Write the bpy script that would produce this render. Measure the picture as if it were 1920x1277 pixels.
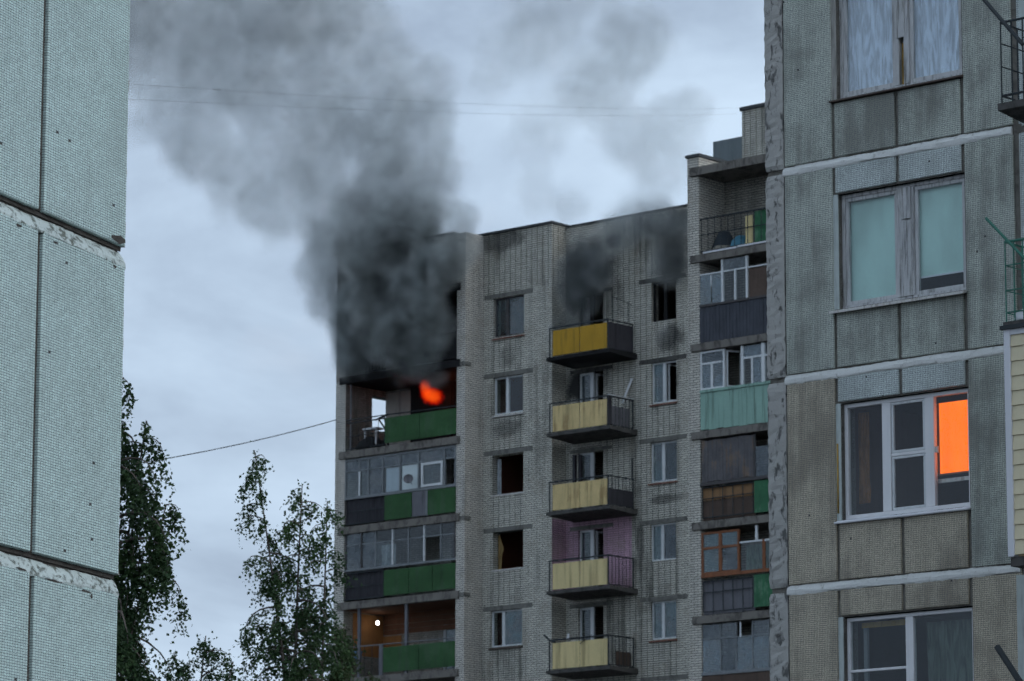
import bpy, bmesh, math, random
from mathutils import Vector, Matrix
R_ = math.radians
sc = bpy.context.scene
for o in list(bpy.data.objects): bpy.data.objects.remove(o)
COL = sc.collection

# ------------------------------------------------------------------ camera
PITCH = math.atan(1356.5 / 7340.0)
cd = bpy.data.cameras.new('camera'); cam = bpy.data.objects.new('camera', cd); COL.objects.link(cam)
cd.sensor_width = 36; cd.lens = 36 * 7340 / 1920; cd.clip_start = .5; cd.clip_end = 6000
cam.matrix_world = Matrix.Translation((0, 0, 1.6)) @ Matrix.Rotation(math.pi/2 + PITCH, 4, 'X') @ Matrix.Rotation(.0028, 4, 'Z')
cd.dof.use_dof = True; cd.dof.focus_distance = 43; cd.dof.aperture_fstop = 6.3
sc.camera = cam

# ------------------------------------------------------------------ world: overcast dusk sky
SUN_AZ, SUN_EL = R_(120), R_(27)            # azimuth measured from +Y clockwise: behind-right of the camera
w = bpy.data.worlds.new('World'); sc.world = w; w.use_nodes = True
wt = w.node_tree; wt.nodes.clear()
def WN(t, **k):
    n = wt.nodes.new(t)
    for a, v in k.items(): setattr(n, a, v)
    return n
sky = WN('ShaderNodeTexSky', sky_type='NISHITA', sun_disc=False)
sky.sun_elevation = SUN_EL; sky.sun_rotation = SUN_AZ; sky.air_density = 1.2; sky.dust_density = 3; sky.ozone_density = 2
sks = WN('ShaderNodeVectorMath', operation='SCALE'); sks.inputs['Scale'].default_value = .06
wt.links.new(sky.outputs[0], sks.inputs[0])
tc = WN('ShaderNodeTexCoord'); mp = WN('ShaderNodeMapping'); mp.inputs['Scale'].default_value = (1, 1, 2.0)
wt.links.new(tc.outputs['Generated'], mp.inputs[0])
def cloud(scale, detail, lac=2.0, off=(0, 0, 0)):
    m2 = WN('ShaderNodeMapping'); m2.inputs['Location'].default_value = off; wt.links.new(mp.outputs[0], m2.inputs[0])
    n = WN('ShaderNodeTexNoise'); n.inputs['Scale'].default_value = scale; n.inputs['Detail'].default_value = detail; n.inputs['Roughness'].default_value = .55
    n.inputs['Distortion'].default_value = .35
    wt.links.new(m2.outputs[0], n.inputs['Vector']); return n
n1 = cloud(9, 6); n2 = cloud(4.5, 5, off=(3.3, 1.2, .7))
cr = WN('ShaderNodeValToRGB'); e = cr.color_ramp.elements
e[0].position = .33; e[0].color = (.30, .375, .49, 1)
e[1].position = .68; e[1].color = (.54, .67, .82, 1)
m_ = e.new(.52); m_.color = (.44, .55, .69, 1)
wt.links.new(n1.outputs['Fac'], cr.inputs[0])
cr2 = WN('ShaderNodeValToRGB'); e = cr2.color_ramp.elements
e[0].position = .62; e[0].color = (0, 0, 0, 1); e[1].position = .8; e[1].color = (1, 1, 1, 1)
wt.links.new(n2.outputs['Fac'], cr2.inputs[0])
mx = WN('ShaderNodeMixRGB'); mx.inputs[2].default_value = (.74, .72, .76, 1)
mf = WN('ShaderNodeMath', operation='MULTIPLY'); mf.inputs[1].default_value = .55
wt.links.new(cr2.outputs[0], mf.inputs[0]); wt.links.new(mf.outputs[0], mx.inputs[0]); wt.links.new(cr.outputs[0], mx.inputs[1])
mx2 = WN('ShaderNodeMixRGB'); mx2.inputs[0].default_value = .88
wt.links.new(sks.outputs[0], mx2.inputs[1]); wt.links.new(mx.outputs[0], mx2.inputs[2])
bg = WN('ShaderNodeBackground'); bg.inputs[1].default_value = 1.12
wo = WN('ShaderNodeOutputWorld'); wt.links.new(mx2.outputs[0], bg.inputs[0]); wt.links.new(bg.outputs[0], wo.inputs[0])

ld = bpy.data.lights.new('sun', 'SUN'); ld.energy = .8; ld.angle = R_(45); ld.color = (.93, .97, 1.0)
lo = bpy.data.objects.new('sun', ld); COL.objects.link(lo)
sd = Vector((math.sin(SUN_AZ)*math.cos(SUN_EL), math.cos(SUN_AZ)*math.cos(SUN_EL), math.sin(SUN_EL)))
lo.rotation_euler = sd.to_track_quat('Z', 'Y').to_euler()
sc.view_settings.view_transform = 'Standard'; sc.view_settings.look = 'None'
sc.view_settings.exposure = .2; sc.view_settings.gamma = 1; sc.view_settings.use_curve_mapping = False
cy = sc.cycles
cy.max_bounces = 4; cy.diffuse_bounces = 2; cy.glossy_bounces = 2; cy.transparent_max_bounces = 16; cy.volume_bounces = 1
cy.volume_step_rate = 2.0; cy.volume_max_steps = 64; cy.adaptive_threshold = .05; cy.adaptive_min_samples = 12
cy.use_denoising = True; cy.denoiser = 'OPENIMAGEDENOISE'
cy.sample_clamp_indirect = 5

# ------------------------------------------------------------------ materials
MATS = {}
class NT:
    def __init__(s, name):
        s.m = bpy.data.materials.new(name); s.m.use_nodes = True; s.t = s.m.node_tree; s.t.nodes.clear()
        s.out = s.N('ShaderNodeOutputMaterial'); MATS[name] = s.m
    def N(s, typ, ins=None, **k):
        n = s.t.nodes.new(typ)
        for a, v in k.items(): setattr(n, a, v)
        for a, v in (ins or {}).items():
            if hasattr(v, 'is_output') : s.t.links.new(v, n.inputs[a])
            elif isinstance(v, bpy.types.NodeSocket): s.t.links.new(v, n.inputs[a])
            else: n.inputs[a].default_value = v
        return n
    def math(s, op, a, b=0.0, c=None):
        d = {0: a, 1: b}
        if c is not None: d[2] = c
        return s.N('ShaderNodeMath', d, operation=op).outputs[0]
    def noise(s, vec, scale, detail=4, rough=.55, dist=0):
        return s.N('ShaderNodeTexNoise', {'Vector': vec, 'Scale': scale, 'Detail': detail, 'Roughness': rough, 'Distortion': dist}).outputs['Fac']
    def ramp(s, f, stops):
        n = s.N('ShaderNodeValToRGB', {0: f}); e = n.color_ramp.elements
        e[0].position, e[0].color = stops[0][0], (*stops[0][1], 1); e[1].position, e[1].color = stops[-1][0], (*stops[-1][1], 1)
        for p, c in stops[1:-1]:
            q = e.new(p); q.color = (*c, 1)
        return n.outputs[0]
    def maprange(s, v, a, b, c=0., d=1., smooth=True):
        n = s.N('ShaderNodeMapRange', {0: v, 1: a, 2: b, 3: c, 4: d}); n.interpolation_type = 'SMOOTHSTEP' if smooth else 'LINEAR'; return n.outputs[0]
    def mix(s, f, a, b, mode='MIX'):
        return s.N('ShaderNodeMixRGB', {0: f, 1: a, 2: b}, blend_type=mode).outputs[0]
    def obj(s): return s.N('ShaderNodeTexCoord').outputs['Object']
    def scale(s, v, sx, sy, sz, loc=(0, 0, 0)):
        return s.N('ShaderNodeMapping', {'Vector': v, 'Scale': (sx, sy, sz), 'Location': loc}).outputs[0]
    def done(s, col, rough=.8, bump=None, bstr=.3, bdist=.01, metal=0, spec=.3):
        b = s.N('ShaderNodeBsdfPrincipled', {'Base Color': col, 'Roughness': rough, 'Metallic': metal, 'Specular IOR Level': spec})
        if bump is not None:
            bn = s.N('ShaderNodeBump', {'Height': bump, 'Strength': bstr, 'Distance': bdist}); s.t.links.new(bn.outputs[0], b.inputs['Normal'])
        s.t.links.new(b.outputs[0], s.out.inputs[0]); return s.m

def plain(name, c, rough=.7, var=.35, scale=3., streak=.3, metal=0, rust=0, spec=.3, rustc=(.16, .065, .025)):
    """painted / weathered surface: blotches, vertical runs, optional rust"""
    t = NT(name); v = t.obj()
    big = t.noise(v, scale, 5, .6); fine = t.noise(v, scale*14, 4, .6)
    st = t.noise(t.scale(v, scale*4, scale*4, scale*.28), 1, 4, .6)
    k = t.math('ADD', t.math('MULTIPLY', t.math('SUBTRACT', big, .5), var*1.6), 1)
    k = t.math('MULTIPLY', k, t.math('ADD', t.math('MULTIPLY', t.math('SUBTRACT', fine, .5), var*.8), 1))
    k = t.math('MULTIPLY', k, t.math('SUBTRACT', 1, t.math('MULTIPLY', t.maprange(st, .48, .72), streak)))
    col = t.N('ShaderNodeVectorMath', {0: c, 'Scale': k}, operation='SCALE').outputs[0]
    if rust:
        rr = t.math('MULTIPLY', t.maprange(t.math('ADD', t.math('MULTIPLY', big, .5), t.math('MULTIPLY', st, .5)), .5, .62), rust)
        col = t.mix(rr, col, (*rustc, 1))
    return t.done(col, rough, fine, .15, .004, metal, spec)

def brick(name, c1, c2, mortar, offset=.5, stain=.5, soot=(), w=.26, h=.078, ms=.011, sootc=(.02, .021, .023)):
    t = NT(name); v = t.obj(); s = t.N('ShaderNodeSeparateXYZ', {0: v})
    xy = t.math('ADD', s.outputs[0], s.outputs[1])
    uv = t.N('ShaderNodeCombineXYZ', {0: xy, 1: s.outputs[2], 2: 0.}).outputs[0]
    b = t.N('ShaderNodeTexBrick', {'Vector': uv, 'Color1': (*c1, 1), 'Color2': (*c2, 1), 'Mortar': (*mortar, 1), 'Scale': 1., 'Mortar Size': ms, 'Mortar Smooth': .2, 'Bias': 0., 'Brick Width': w, 'Row Height': h})
    b.offset = offset
    big = t.noise(v, .55, 5, .6); fine = t.noise(v, 7, 5, .65)
    st = t.noise(t.scale(v, 3.2, 3.2, .22), 1, 4, .6)
    col = t.N('ShaderNodeVectorMath', {0: b.outputs['Color'], 'Scale': t.math('ADD', .72, t.math('MULTIPLY', t.math('ADD', big, fine), .28))}, operation='SCALE').outputs[0]
    d = t.math('MULTIPLY', t.maprange(t.math('ADD', t.math('MULTIPLY', st, .6), t.math('MULTIPLY', big, .45)), .5, .68), stain)
    col = t.mix(d, col, (.075, .075, .065, 1))
    # warm / green mineral tint patches
    col = t.mix(t.math('MULTIPLY', t.maprange(t.noise(v, 1.3, 3), .5, .7), .3), col, (.30, .255, .20, 1))
    for (sx, sy, sz, rx, rz, amt) in soot:         # soot stains left by the fire, with a ragged outline
        dx = t.math('DIVIDE', t.math('SUBTRACT', s.outputs[0], sx), rx); dz = t.math('DIVIDE', t.math('SUBTRACT', s.outputs[2], sz), rz)
        rr = t.math('SQRT', t.math('ADD', t.math('MULTIPLY', dx, dx), t.math('MULTIPLY', dz, dz)))
        rr = t.math('ADD', rr, t.math('MULTIPLY', t.math('SUBTRACT', t.noise(v, 1.6, 5, .6), .5), 1.1))
        col = t.mix(t.math('MULTIPLY', t.maprange(rr, .45, 1.05, 1., 0.), amt), col, (*sootc, 1))
    hgt = t.math('SUBTRACT', t.math('MULTIPLY', fine, .5), b.outputs['Fac'])
    return t.done(col, .9, hgt, .5, .008, 0, .2)

SOOT3 = ((3.6, .76, 29.3, 2.6, 1.7, .85), (8.3, .76, 29.7, .9, 1.5, .92), (8.7, .76, 30.75, .8, .45, .8), (8.1, .76, 26.55, .7, .6, .75), (4.3, .76, 25.3, 1.3, 1.0, .95), (4.4, .76, 22.8, .9, .45, .5), (7.9, .76, 20.9, 1.0, .22, .6), (6.75, .76, 19.3, .22, 1.1, .6), (5.5, .76, 30.4, .5, .35, .7))
SOOTL = ((-3., 0, 27.9, 4.6, 2.4, .97), (-2.2, 0, 26.2, 2.6, .9, .95))
SOOT2 = ((.8, 0, 30.9, 1.5, .5, .65), (1.2, 0, 26.6, .5, .5, .4), (1.2, 0, 24.0, .9, .4, .55))
BR1, BR2, MOR = (.66, .635, .55), (.53, .505, .44), (.15, .145, .13)
brick('brick_running', BR1, BR2, MOR, .5, .5, SOOT2)
brick('brick_stacked', BR1, BR2, (.10, .10, .09), 0., .75, SOOT2, ms=.014)
brick('brick_back_running', BR1, BR2, MOR, .5, .5, SOOT3)
brick('brick_back_stacked', BR1, BR2, (.10, .10, .09), 0., .75, SOOT3, ms=.014)
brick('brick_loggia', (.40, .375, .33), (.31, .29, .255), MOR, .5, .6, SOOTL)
brick('brick_pier', (.68, .64, .57), (.56, .53, .475), (.18, .175, .165), .5, .3, ((-6.2, 0, 29.5, 1., 4., .0),))
brick('brick_pink', (.62, .40, .50), (.53, .34, .43), (.2, .13, .155), 0., .35)
brick('brick_corner', (.64, .605, .53), (.52, .49, .43), (.16, .155, .145), .5, .35)
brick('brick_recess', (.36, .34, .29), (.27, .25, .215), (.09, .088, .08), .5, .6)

def mosaic(name, c, w, h, g, grout, dirt=.4, missing=.0012, tint=(.2, .2, .18), uvx='X', rough=.45):
    t = NT(name); v = t.obj(); s = t.N('ShaderNodeSeparateXYZ', {0: v})
    gx = t.math('DIVIDE', s.outputs[0], w); gz = t.math('DIVIDE', s.outputs[2], h)
    fx = t.math('FRACT', gx); fz = t.math('FRACT', gz)
    cell = t.N('ShaderNodeCombineXYZ', {0: t.math('FLOOR', gx), 1: t.math('FLOOR', gz), 2: 0.}).outputs[0]
    wn = t.N('ShaderNodeTexWhiteNoise', {'Vector': cell}, noise_dimensions='2D')
    gr = t.math('MAXIMUM', t.math('LESS_THAN', fx, g / w), t.math('LESS_THAN', fz, g / h))
    big = t.noise(v, .9, 5, .6); med = t.noise(v, 3.5, 5, .65); st = t.noise(t.scale(v, 5, 5, .35), 1, 4, .6)
    k = t.math('ADD', .86, t.math('MULTIPLY', wn.outputs['Value'], .22))
    k = t.math('MULTIPLY', k, t.math('ADD', .8, t.math('MULTIPLY', med, .4)))
    col = t.N('ShaderNodeVectorMath', {0: c, 'Scale': k}, operation='SCALE').outputs[0]
    dm = t.math('MULTIPLY', t.maprange(t.math('ADD', t.math('MULTIPLY', big, .65), t.math('MULTIPLY', st, .35)), .43, .62), dirt)
    col = t.mix(dm, col, (*tint, 1))
    col = t.mix(gr, col, (*grout, 1))
    miss = t.math('GREATER_THAN', t.math('ADD', t.N('ShaderNodeSeparateColor', {0: wn.outputs['Color']}).outputs[1], t.math('MULTIPLY', t.maprange(big, .5, .8), missing)), 1 - missing)
    col = t.mix(miss, col, (.035, .033, .03, 1))
    hgt = t.math('SUBTRACT', t.math('SUBTRACT', 1, gr), miss)
    return t.done(col, rough, hgt, .35, .003, 0, .35)
mosaic('mosaic_pale', (.575, .72, .695), .0445, .0222, .0044, (.055, .085, .09), .18, .0016, (.33, .36, .34))
mosaic('mosaic_grey', (.56, .59, .51), .0262, .0262, .0050, (.12, .135, .135), .85, .0004, (.21, .205, .17))
mosaic('mosaic_grey_light', (.63, .69, .66), .0262, .0262, .0048, (.14, .155, .16), .4, .0006, (.22, .22, .2))
mosaic('mosaic_grey_warm_glow', (.57, .50, .38), .0262, .0262, .0048, (.12, .115, .10), .7, .0005, (.20, .17, .13))  # lower panels: warm street-lamp glow painted into the tile colour

def concrete(name, c, dark=(.05, .05, .048), amt=.8, lo=.5, hi=.6, sc_=5., stretch=.45, bump=.6):
    t = NT(name); v = t.obj()
    n = t.noise(t.scale(v, sc_, sc_, sc_*stretch), 1.6, 6, .68, .4); big = t.noise(v, 1.2, 4); fine = t.noise(v, 55, 3)
    col = t.N('ShaderNodeVectorMath', {0: c, 'Scale': t.math('ADD', .7, t.math('MULTIPLY', t.math('ADD', big, fine), .3))}, operation='SCALE').outputs[0]
    col = t.mix(t.math('MULTIPLY', t.maprange(n, lo, hi), amt), col, (*dark, 1))
    return t.done(col, .93, t.math('SUBTRACT', fine, t.math('MULTIPLY', t.maprange(n, lo, hi), 1.5)), bump, .012, 0, .15)
concrete('pier_concrete', (.43, .42, .395), (.075, .076, .075), .8, .52, .64, 6.5, .45)
concrete('seam_mortar', (.72, .72, .69), (.25, .23, .19), .55, .55, .72, 7, .7)
concrete('seam_mortar_left', (.55, .62, .60), (.09, .10, .075), .85, .49, .62, 6, 1.6)
concrete('joint_grey', (.20, .188, .165), (.10, .09, .08), .7, .4, .7, 5, 1)
concrete('joint_dark', (.085, .078, .07), (.045, .04, .036), .7, .4, .7, 5, 1)
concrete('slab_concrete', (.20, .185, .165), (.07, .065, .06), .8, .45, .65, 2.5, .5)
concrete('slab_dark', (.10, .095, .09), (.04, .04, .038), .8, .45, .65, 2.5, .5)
concrete('lintel_concrete', (.20, .195, .175), (.09, .088, .08), .7, .45, .65, 2.5, .4)
concrete('lintel_soot', (.10, .098, .09), (.03, .03, .03), .8, .45, .65, 2.5, .4)
plain('coping_metal', (.055, .06, .062), .6, .4, 2, .2)
plain('reveal_plaster', (.36, .35, .32), .9, .3, 4, .5)
plain('reveal_pale', (.50, .55, .53), .85, .25, 5, .3)
plain('wood_white', (.55, .55, .55), .7, .3, 6, .5, rust=.25, rustc=(.2, .19, .16))
plain('wood_white_worn', (.52, .52, .52), .75, .4, 5, .7, rust=.4, rustc=(.2, .185, .15))
plain('pvc_white', (.78, .77, .78), .4, .06, 3, .05, spec=.5)
plain('frame_white', (.66, .68, .69), .5, .15, 4, .15)
plain('frame_grey', (.20, .215, .225), .6, .3, 4, .2)
plain('frame_dark', (.07, .065, .065), .6, .3, 4, .2)
plain('frame_rust', (.24, .095, .045), .75, .4, 4, .4)
plain('frame_maroon', (.12, .05, .045), .7, .4, 4, .4)
plain('sill_pale', (.62, .60, .57), .6, .2, 5, .3, rust=.3, rustc=(.3, .2, .14))
plain('sill_rust', (.20, .085, .06), .7, .4, 6, .3)
plain('sill_dark', (.10, .075, .06), .7, .4, 6, .3)
plain('rail_dark', (.030, .036, .040), .55, .3, 8, 0)
plain('rail_green', (.045, .17, .125), .55, .3, 8, 0)
plain('rail_grey', (.16, .165, .17), .6, .3, 8, 0)
plain('panel_green', (.030, .092, .030), .75, .6, 1.2, .35, rust=.35, rustc=(.085, .14, .085))
plain('panel_green_bright', (.035, .14, .065), .7, .6, 2.2, .3, rust=.5, rustc=(.17, .30, .20))
plain('panel_yellow', (.46, .26, .02), .7, .35, 1.2, .3, rust=.35, rustc=(.13, .085, .02))
plain('panel_cream', (.68, .52, .25), .8, .4, 1.3, .45, rust=.55, rustc=(.26, .14, .055))
plain('panel_cream_clean', (.70, .57, .29), .8, .3, 1.1, .35, rust=.22, rustc=(.3, .2, .09))
plain('panel_pale_green', (.27, .43, .36), .8, .3, 1.2, .5, rust=.1, rustc=(.1, .14, .11))
plain('panel_grey', (.15, .15, .165), .8, .4, 1.5, .4)
plain('panel_dark', (.045, .043, .05), .85, .5, 1.5, .4)
plain('panel_orange', (.27, .155, .075), .8, .5, 1.3, .4, rust=.4, rustc=(.12, .08, .05))
plain('panel_brown', (.10, .07, .055), .85, .5, 1.3, .4)
plain('plank_dark', (.065, .07, .085), .85, .6, 1.5, .6)
plain('plank_weathered', (.115, .11, .115), .85, .7, 1.8, .4, rust=.45, rustc=(.28, .17, .09))
plain('siding_beige', (.74, .645, .44), .55, .08, 1.5, .1)
plain('trim_white', (.72, .72, .75), .45, .06, 2, .05)
plain('burnt', (.015, .015, .016), .95, .5, 2, .2)
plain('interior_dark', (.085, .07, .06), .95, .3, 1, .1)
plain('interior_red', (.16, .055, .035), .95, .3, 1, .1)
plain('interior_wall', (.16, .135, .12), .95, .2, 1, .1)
plain('lit_wall_tone', (.42, .40, .36), .9, .35, 1.5, .4)
plain('ceiling_wood', (.18, .085, .05), .8, .5, 2.5, .2)
plain('wall_ochre', (.34, .16, .06), .9, .4, 2, .2)
plain('sheet_metal', (.17, .20, .21), .5, .2, 1, .2, metal=.3)
plain('cable_black', (.02, .02, .022), .6, .1)
plain('tarp_blue', (.06, .19, .26), .6, .3, 3, 0)
plain('cloth_tan', (.28, .26, .21), .9, .3, 4, 0)
plain('cloth_dark', (.045, .055, .065), .9, .3, 4, 0)
plain('cloth_blue', (.10, .20, .34), .9, .3, 4, 0)
plain('sheet_white', (.75, .76, .78), .6, .1, 4, 0)
plain('plank_white', (.62, .63, .64), .7, .15, 4, .1)
plain('foam_yellow', (.42, .27, .08), .9, .5, 14, .3)
plain('bark', (.10, .085, .075), .9, .6, 3, 0)
plain('asphalt', (.055, .055, .056), .9, .3, .3, 0)
plain('shade_white', (.70, .70, .70), .9, .05, 4, 0)
plain('screen_pale', (.42, .46, .50), .8, .15, 2, .1)
plain('roof_felt', (.05, .05, .052), .9, .3, .5, 0)

def fabric(name, c, tr=.35, fold=9.):
    t = NT(name); v = t.obj(); n = t.noise(t.scale(v, fold, fold, 1.3 if fold > 5 else .5), 1.4, 3, .5, 1.3 if fold > 5 else 0.)
    col = t.N('ShaderNodeVectorMath', {0: c, 'Scale': t.maprange(n, .33, .67, .6 if fold > 5 else .85, 1.15)}, operation='SCALE').outputs[0]  # fold shading painted into the cloth as wavy light and dark
    d = t.N('ShaderNodeBsdfDiffuse', {0: col}); tl = t.N('ShaderNodeBsdfTranslucent', {0: col})
    m = t.N('ShaderNodeMixShader', {0: tr, 1: d.outputs[0], 2: tl.outputs[0]}); t.t.links.new(m.outputs[0], t.out.inputs[0]); return t.m
fabric('tulle', (.78, .84, .97), .15)
fabric('blind_green', (.60, .80, .73), .1, 1.)
fabric('curtain_orange', (.30, .12, .03), .3)
fabric('curtain_green', (.16, .20, .17), .3)
fabric('curtain_pale', (.50, .54, .56), .3)
fabric('curtain_ochre', (.40, .27, .12), .3)

def glass(name, tint=(.93, .96, .96), boost=.03, dirt=0., dirtc=(.35, .38, .4)):
    t = NT(name); v = t.obj()
    fr = t.N('ShaderNodeFresnel', {'IOR': 1.5}).outputs[0]
    f = t.math('MINIMUM', t.math('ADD', t.math('MULTIPLY', fr, 1.2), boost), 1.)
    f = t.math('MULTIPLY', f, t.math('SUBTRACT', 1., t.N('ShaderNodeNewGeometry').outputs['Backfacing']))   # only the outer face mirrors
    wv = t.noise(v, 2.2, 2); bn = t.N('ShaderNodeBump', {'Height': wv, 'Strength': .05, 'Distance': .02}).outputs[0]
    g = t.N('ShaderNodeBsdfGlossy', {'Color': (.9, .95, 1, 1), 'Roughness': .03, 'Normal': bn}); tr = t.N('ShaderNodeBsdfTransparent', {0: (*tint, 1)})
    m = t.N('ShaderNodeMixShader', {0: f, 1: tr.outputs[0], 2: g.outputs[0]}).outputs[0]
    if dirt:
        d = t.N('ShaderNodeBsdfDiffuse', {0: (*dirtc, 1)}); n = t.noise(v, 1.4, 5, .6)
        m = t.N('ShaderNodeMixShader', {0: t.math('MULTIPLY', t.maprange(n, .25, .75), dirt), 1: m, 2: d.outputs[0]}).outputs[0]
    t.t.links.new(m, t.out.inputs[0]); return t.m
glass('glass', boost=.0)
glass('glass_sky', boost=.10)
glass('glass_dusty', boost=.02, dirt=.35, dirtc=(.13, .17, .185))
glass('glass_teal', boost=.04, dirt=.6, dirtc=(.15, .23, .25))
glass('glass_frosted', boost=.04, dirt=.8, dirtc=(.115, .135, .15))
glass('glass_milky', boost=.04, dirt=.95, dirtc=(.23, .28, .31))

def emit(name, c, s):
    t = NT(name); e = t.N('ShaderNodeEmission', {0: (*c, 1), 1: s}); t.t.links.new(e.outputs[0], t.out.inputs[0]); return t.m
emit('bulb_glow', (1, .97, .92), 9)
def lit_blind():
    t = NT('blind_lit'); v = t.obj(); n = t.noise(t.scale(v, 22, 22, .6), 1, 3); big = t.noise(v, 2.5, 2)
    e = t.N('ShaderNodeEmission', {0: t.mix(n, (1., .125, .002, 1), (1., .165, .006, 1)), 1: t.math('ADD', 1.0, t.math('MULTIPLY', t.math('ADD', n, big), .3))})
    t.t.links.new(e.outputs[0], t.out.inputs[0])
lit_blind()
def leafmat(name, c1, c2):
    t = NT(name); v = t.obj(); n = t.noise(v, 1.1, 3); f = t.noise(v, 9, 2)
    col = t.mix(t.maprange(t.math('ADD', t.math('MULTIPLY', n, .6), t.math('MULTIPLY', f, .4)), .35, .65), (*c1, 1), (*c2, 1))
    d = t.N('ShaderNodeBsdfPrincipled', {'Base Color': col, 'Roughness': .6, 'Specular IOR Level': .25}); tl = t.N('ShaderNodeBsdfTranslucent', {0: col})
    m = t.N('ShaderNodeMixShader', {0: .25, 1: d.outputs[0], 2: tl.outputs[0]}); t.t.links.new(m.outputs[0], t.out.inputs[0])
leafmat('leaf_birch', (.030, .062, .026), (.055, .10, .035))
leafmat('leaf_birch_dark', (.024, .050, .022), (.045, .085, .030))
leafmat('leaf_low', (.035, .058, .026), (.065, .085, .033))

# ------------------------------------------------------------------ builders
class MB:
    def __init__(s): s.v, s.f, s.m = [], [], []
    def poly(s, pts, faces, mi=0):
        b = len(s.v); s.v += [tuple(p) for p in pts]; s.f += [tuple(b + i for i in f) for f in faces]; s.m += [mi]*len(faces); return s
    def box(s, x0, x1, y0, y1, z0, z1, mi=0):
        p = [(x0,y0,z0),(x1,y0,z0),(x1,y1,z0),(x0,y1,z0),(x0,y0,z1),(x1,y0,z1),(x1,y1,z1),(x0,y1,z1)]
        return s.poly(p, [(0,3,2,1),(4,5,6,7),(0,1,5,4),(1,2,6,5),(2,3,7,6),(3,0,4,7)], mi)
    def tube(s, pts, r, n=6, mi=0, r2=None):
        pts = [Vector(p) for p in pts]; ring = []
        for i, p in enumerate(pts):
            d = (pts[min(i+1, len(pts)-1)] - pts[max(i-1, 0)]).normalized()
            a = d.orthogonal().normalized(); b = d.cross(a)
            rr = r if r2 is None else r + (r2 - r) * i / (len(pts)-1)
            ring.append([p + (a*math.cos(2*math.pi*k/n) + b*math.sin(2*math.pi*k/n))*rr for k in range(n)])
        base = [q for g in ring for q in g]; fs = []
        for i in range(len(pts)-1):
            for k in range(n): fs.append((i*n+k, i*n+(k+1) % n, (i+1)*n+(k+1) % n, (i+1)*n+k))
        fs.append(tuple(range(n))[::-1]); fs.append(tuple((len(pts)-1)*n+k for k in range(n)))
        return s.poly(base, fs, mi)
    def lathe(s, prof, n=16, c=(0,0,0), axis='Z', mi=0):
        pts, fs = [], []
        for r, h in prof:
            for k in range(n):
                a = 2*math.pi*k/n; x, y = r*math.cos(a), r*math.sin(a)
                p = (x, y, h) if axis == 'Z' else (x, h, y)
                pts.append((p[0]+c[0], p[1]+c[1], p[2]+c[2]))
        for i in range(len(prof)-1):
            for k in range(n): fs.append((i*n+k, i*n+(k+1) % n, (i+1)*n+(k+1) % n, (i+1)*n+k))
        return s.poly(pts, fs, mi)
    def build(s, name, mats, parent=None, smooth=False):
        me = bpy.data.meshes.new(name); me.from_pydata(s.v, [], s.f)
        mats = mats if isinstance(mats, (list, tuple)) else [mats]
        for m in mats: me.materials.append(MATS[m])
        if len(mats) > 1: me.polygons.foreach_set('material_index', s.m)
        if smooth: me.polygons.foreach_set('use_smooth', [True]*len(me.polygons))
        bm = bmesh.new(); bm.from_mesh(me); bmesh.ops.recalc_face_normals(bm, faces=bm.faces); bm.to_mesh(me); bm.free()
        o = bpy.data.objects.new(name, me); COL.objects.link(o)
        if parent: o.parent = parent
        return o
def box(name, m, parent, *a): return MB().box(*a).build(name, m, parent)
def empty(name, parent=None, loc=(0,0,0), rz=0):
    o = bpy.data.objects.new(name, None); COL.objects.link(o); o.location = loc; o.rotation_euler = (0,0,rz)
    o.empty_display_size = .2
    if parent: o.parent = parent
    return o
def tag(o, label=None, cat=None, group=None, kind=None):
    if label: o['label'] = label
    if cat: o['category'] = cat
    if group: o['group'] = group
    if kind: o['kind'] = kind
    return o
def bevel(o, w=.006, seg=1):
    b = o.modifiers.new('bevel', 'BEVEL'); b.width = w; b.segments = seg; b.limit_method = 'ANGLE'; return o
rng = random.Random(7)
def rough_strip(name, mat, parent, prof, x0, x1, n, amp, seed, smooth=True, ampz=None):
    """profile (y,z) swept along x with ragged, hand-laid irregularity; closed ring"""
    r = random.Random(seed); mb = MB(); P = []; k = len(prof)
    ph = [[r.uniform(0, 6.28) for _ in range(5)] for _ in range(k)]
    for i in range(n+1):
        x = x0 + (x1-x0)*i/n
        for j, (y, z) in enumerate(prof):
            a = sum(math.sin(x*f + ph[j][q])/(1+q*.5) for q, f in enumerate((3.1, 8.3, 17., 37., 71.)))/2.4
            b = sum(math.cos(x*f + ph[(j+1) % k][q])/(1+q*.5) for q, f in enumerate((2.7, 7.1, 19., 33., 77.)))/2.4
            P.append((x, y + amp*a*.6, z + (ampz or amp)*b))
    F = []
    for i in range(n):
        for j in range(k):
            F.append((i*k+j, i*k+(j+1) % k, (i+1)*k+(j+1) % k, (i+1)*k+j))
    F.append(tuple(range(k))); F.append(tuple(n*k+j for j in range(k)))
    mb.poly(P, F); return mb.build(name, mat, parent, smooth)
def wall_cells(name, mats, parent, x0, x1, z0, z1, holes, y0, y1, pick=None, extra_x=(), extra_z=()):
    xs = sorted({x0, x1, *extra_x, *[h[0] for h in holes], *[h[1] for h in holes]}); zs = sorted({z0, z1, *extra_z, *[h[2] for h in holes], *[h[3] for h in holes]})
    xs = [x for x in xs if x0 <= x <= x1]; zs = [z for z in zs if z0 <= z <= z1]
    mb = MB()
    for i in range(len(xs)-1):
        for j in range(len(zs)-1):
            cx, cz = (xs[i]+xs[i+1])/2, (zs[j]+zs[j+1])/2
            if any(h[0] < cx < h[1] and h[2] < cz < h[3] for h in holes): continue
            mb.box(xs[i], xs[i+1], y0, y1, zs[j], zs[j+1], pick(cx, cz) if pick else 0)
    return mb.build(name, mats, parent)
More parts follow.
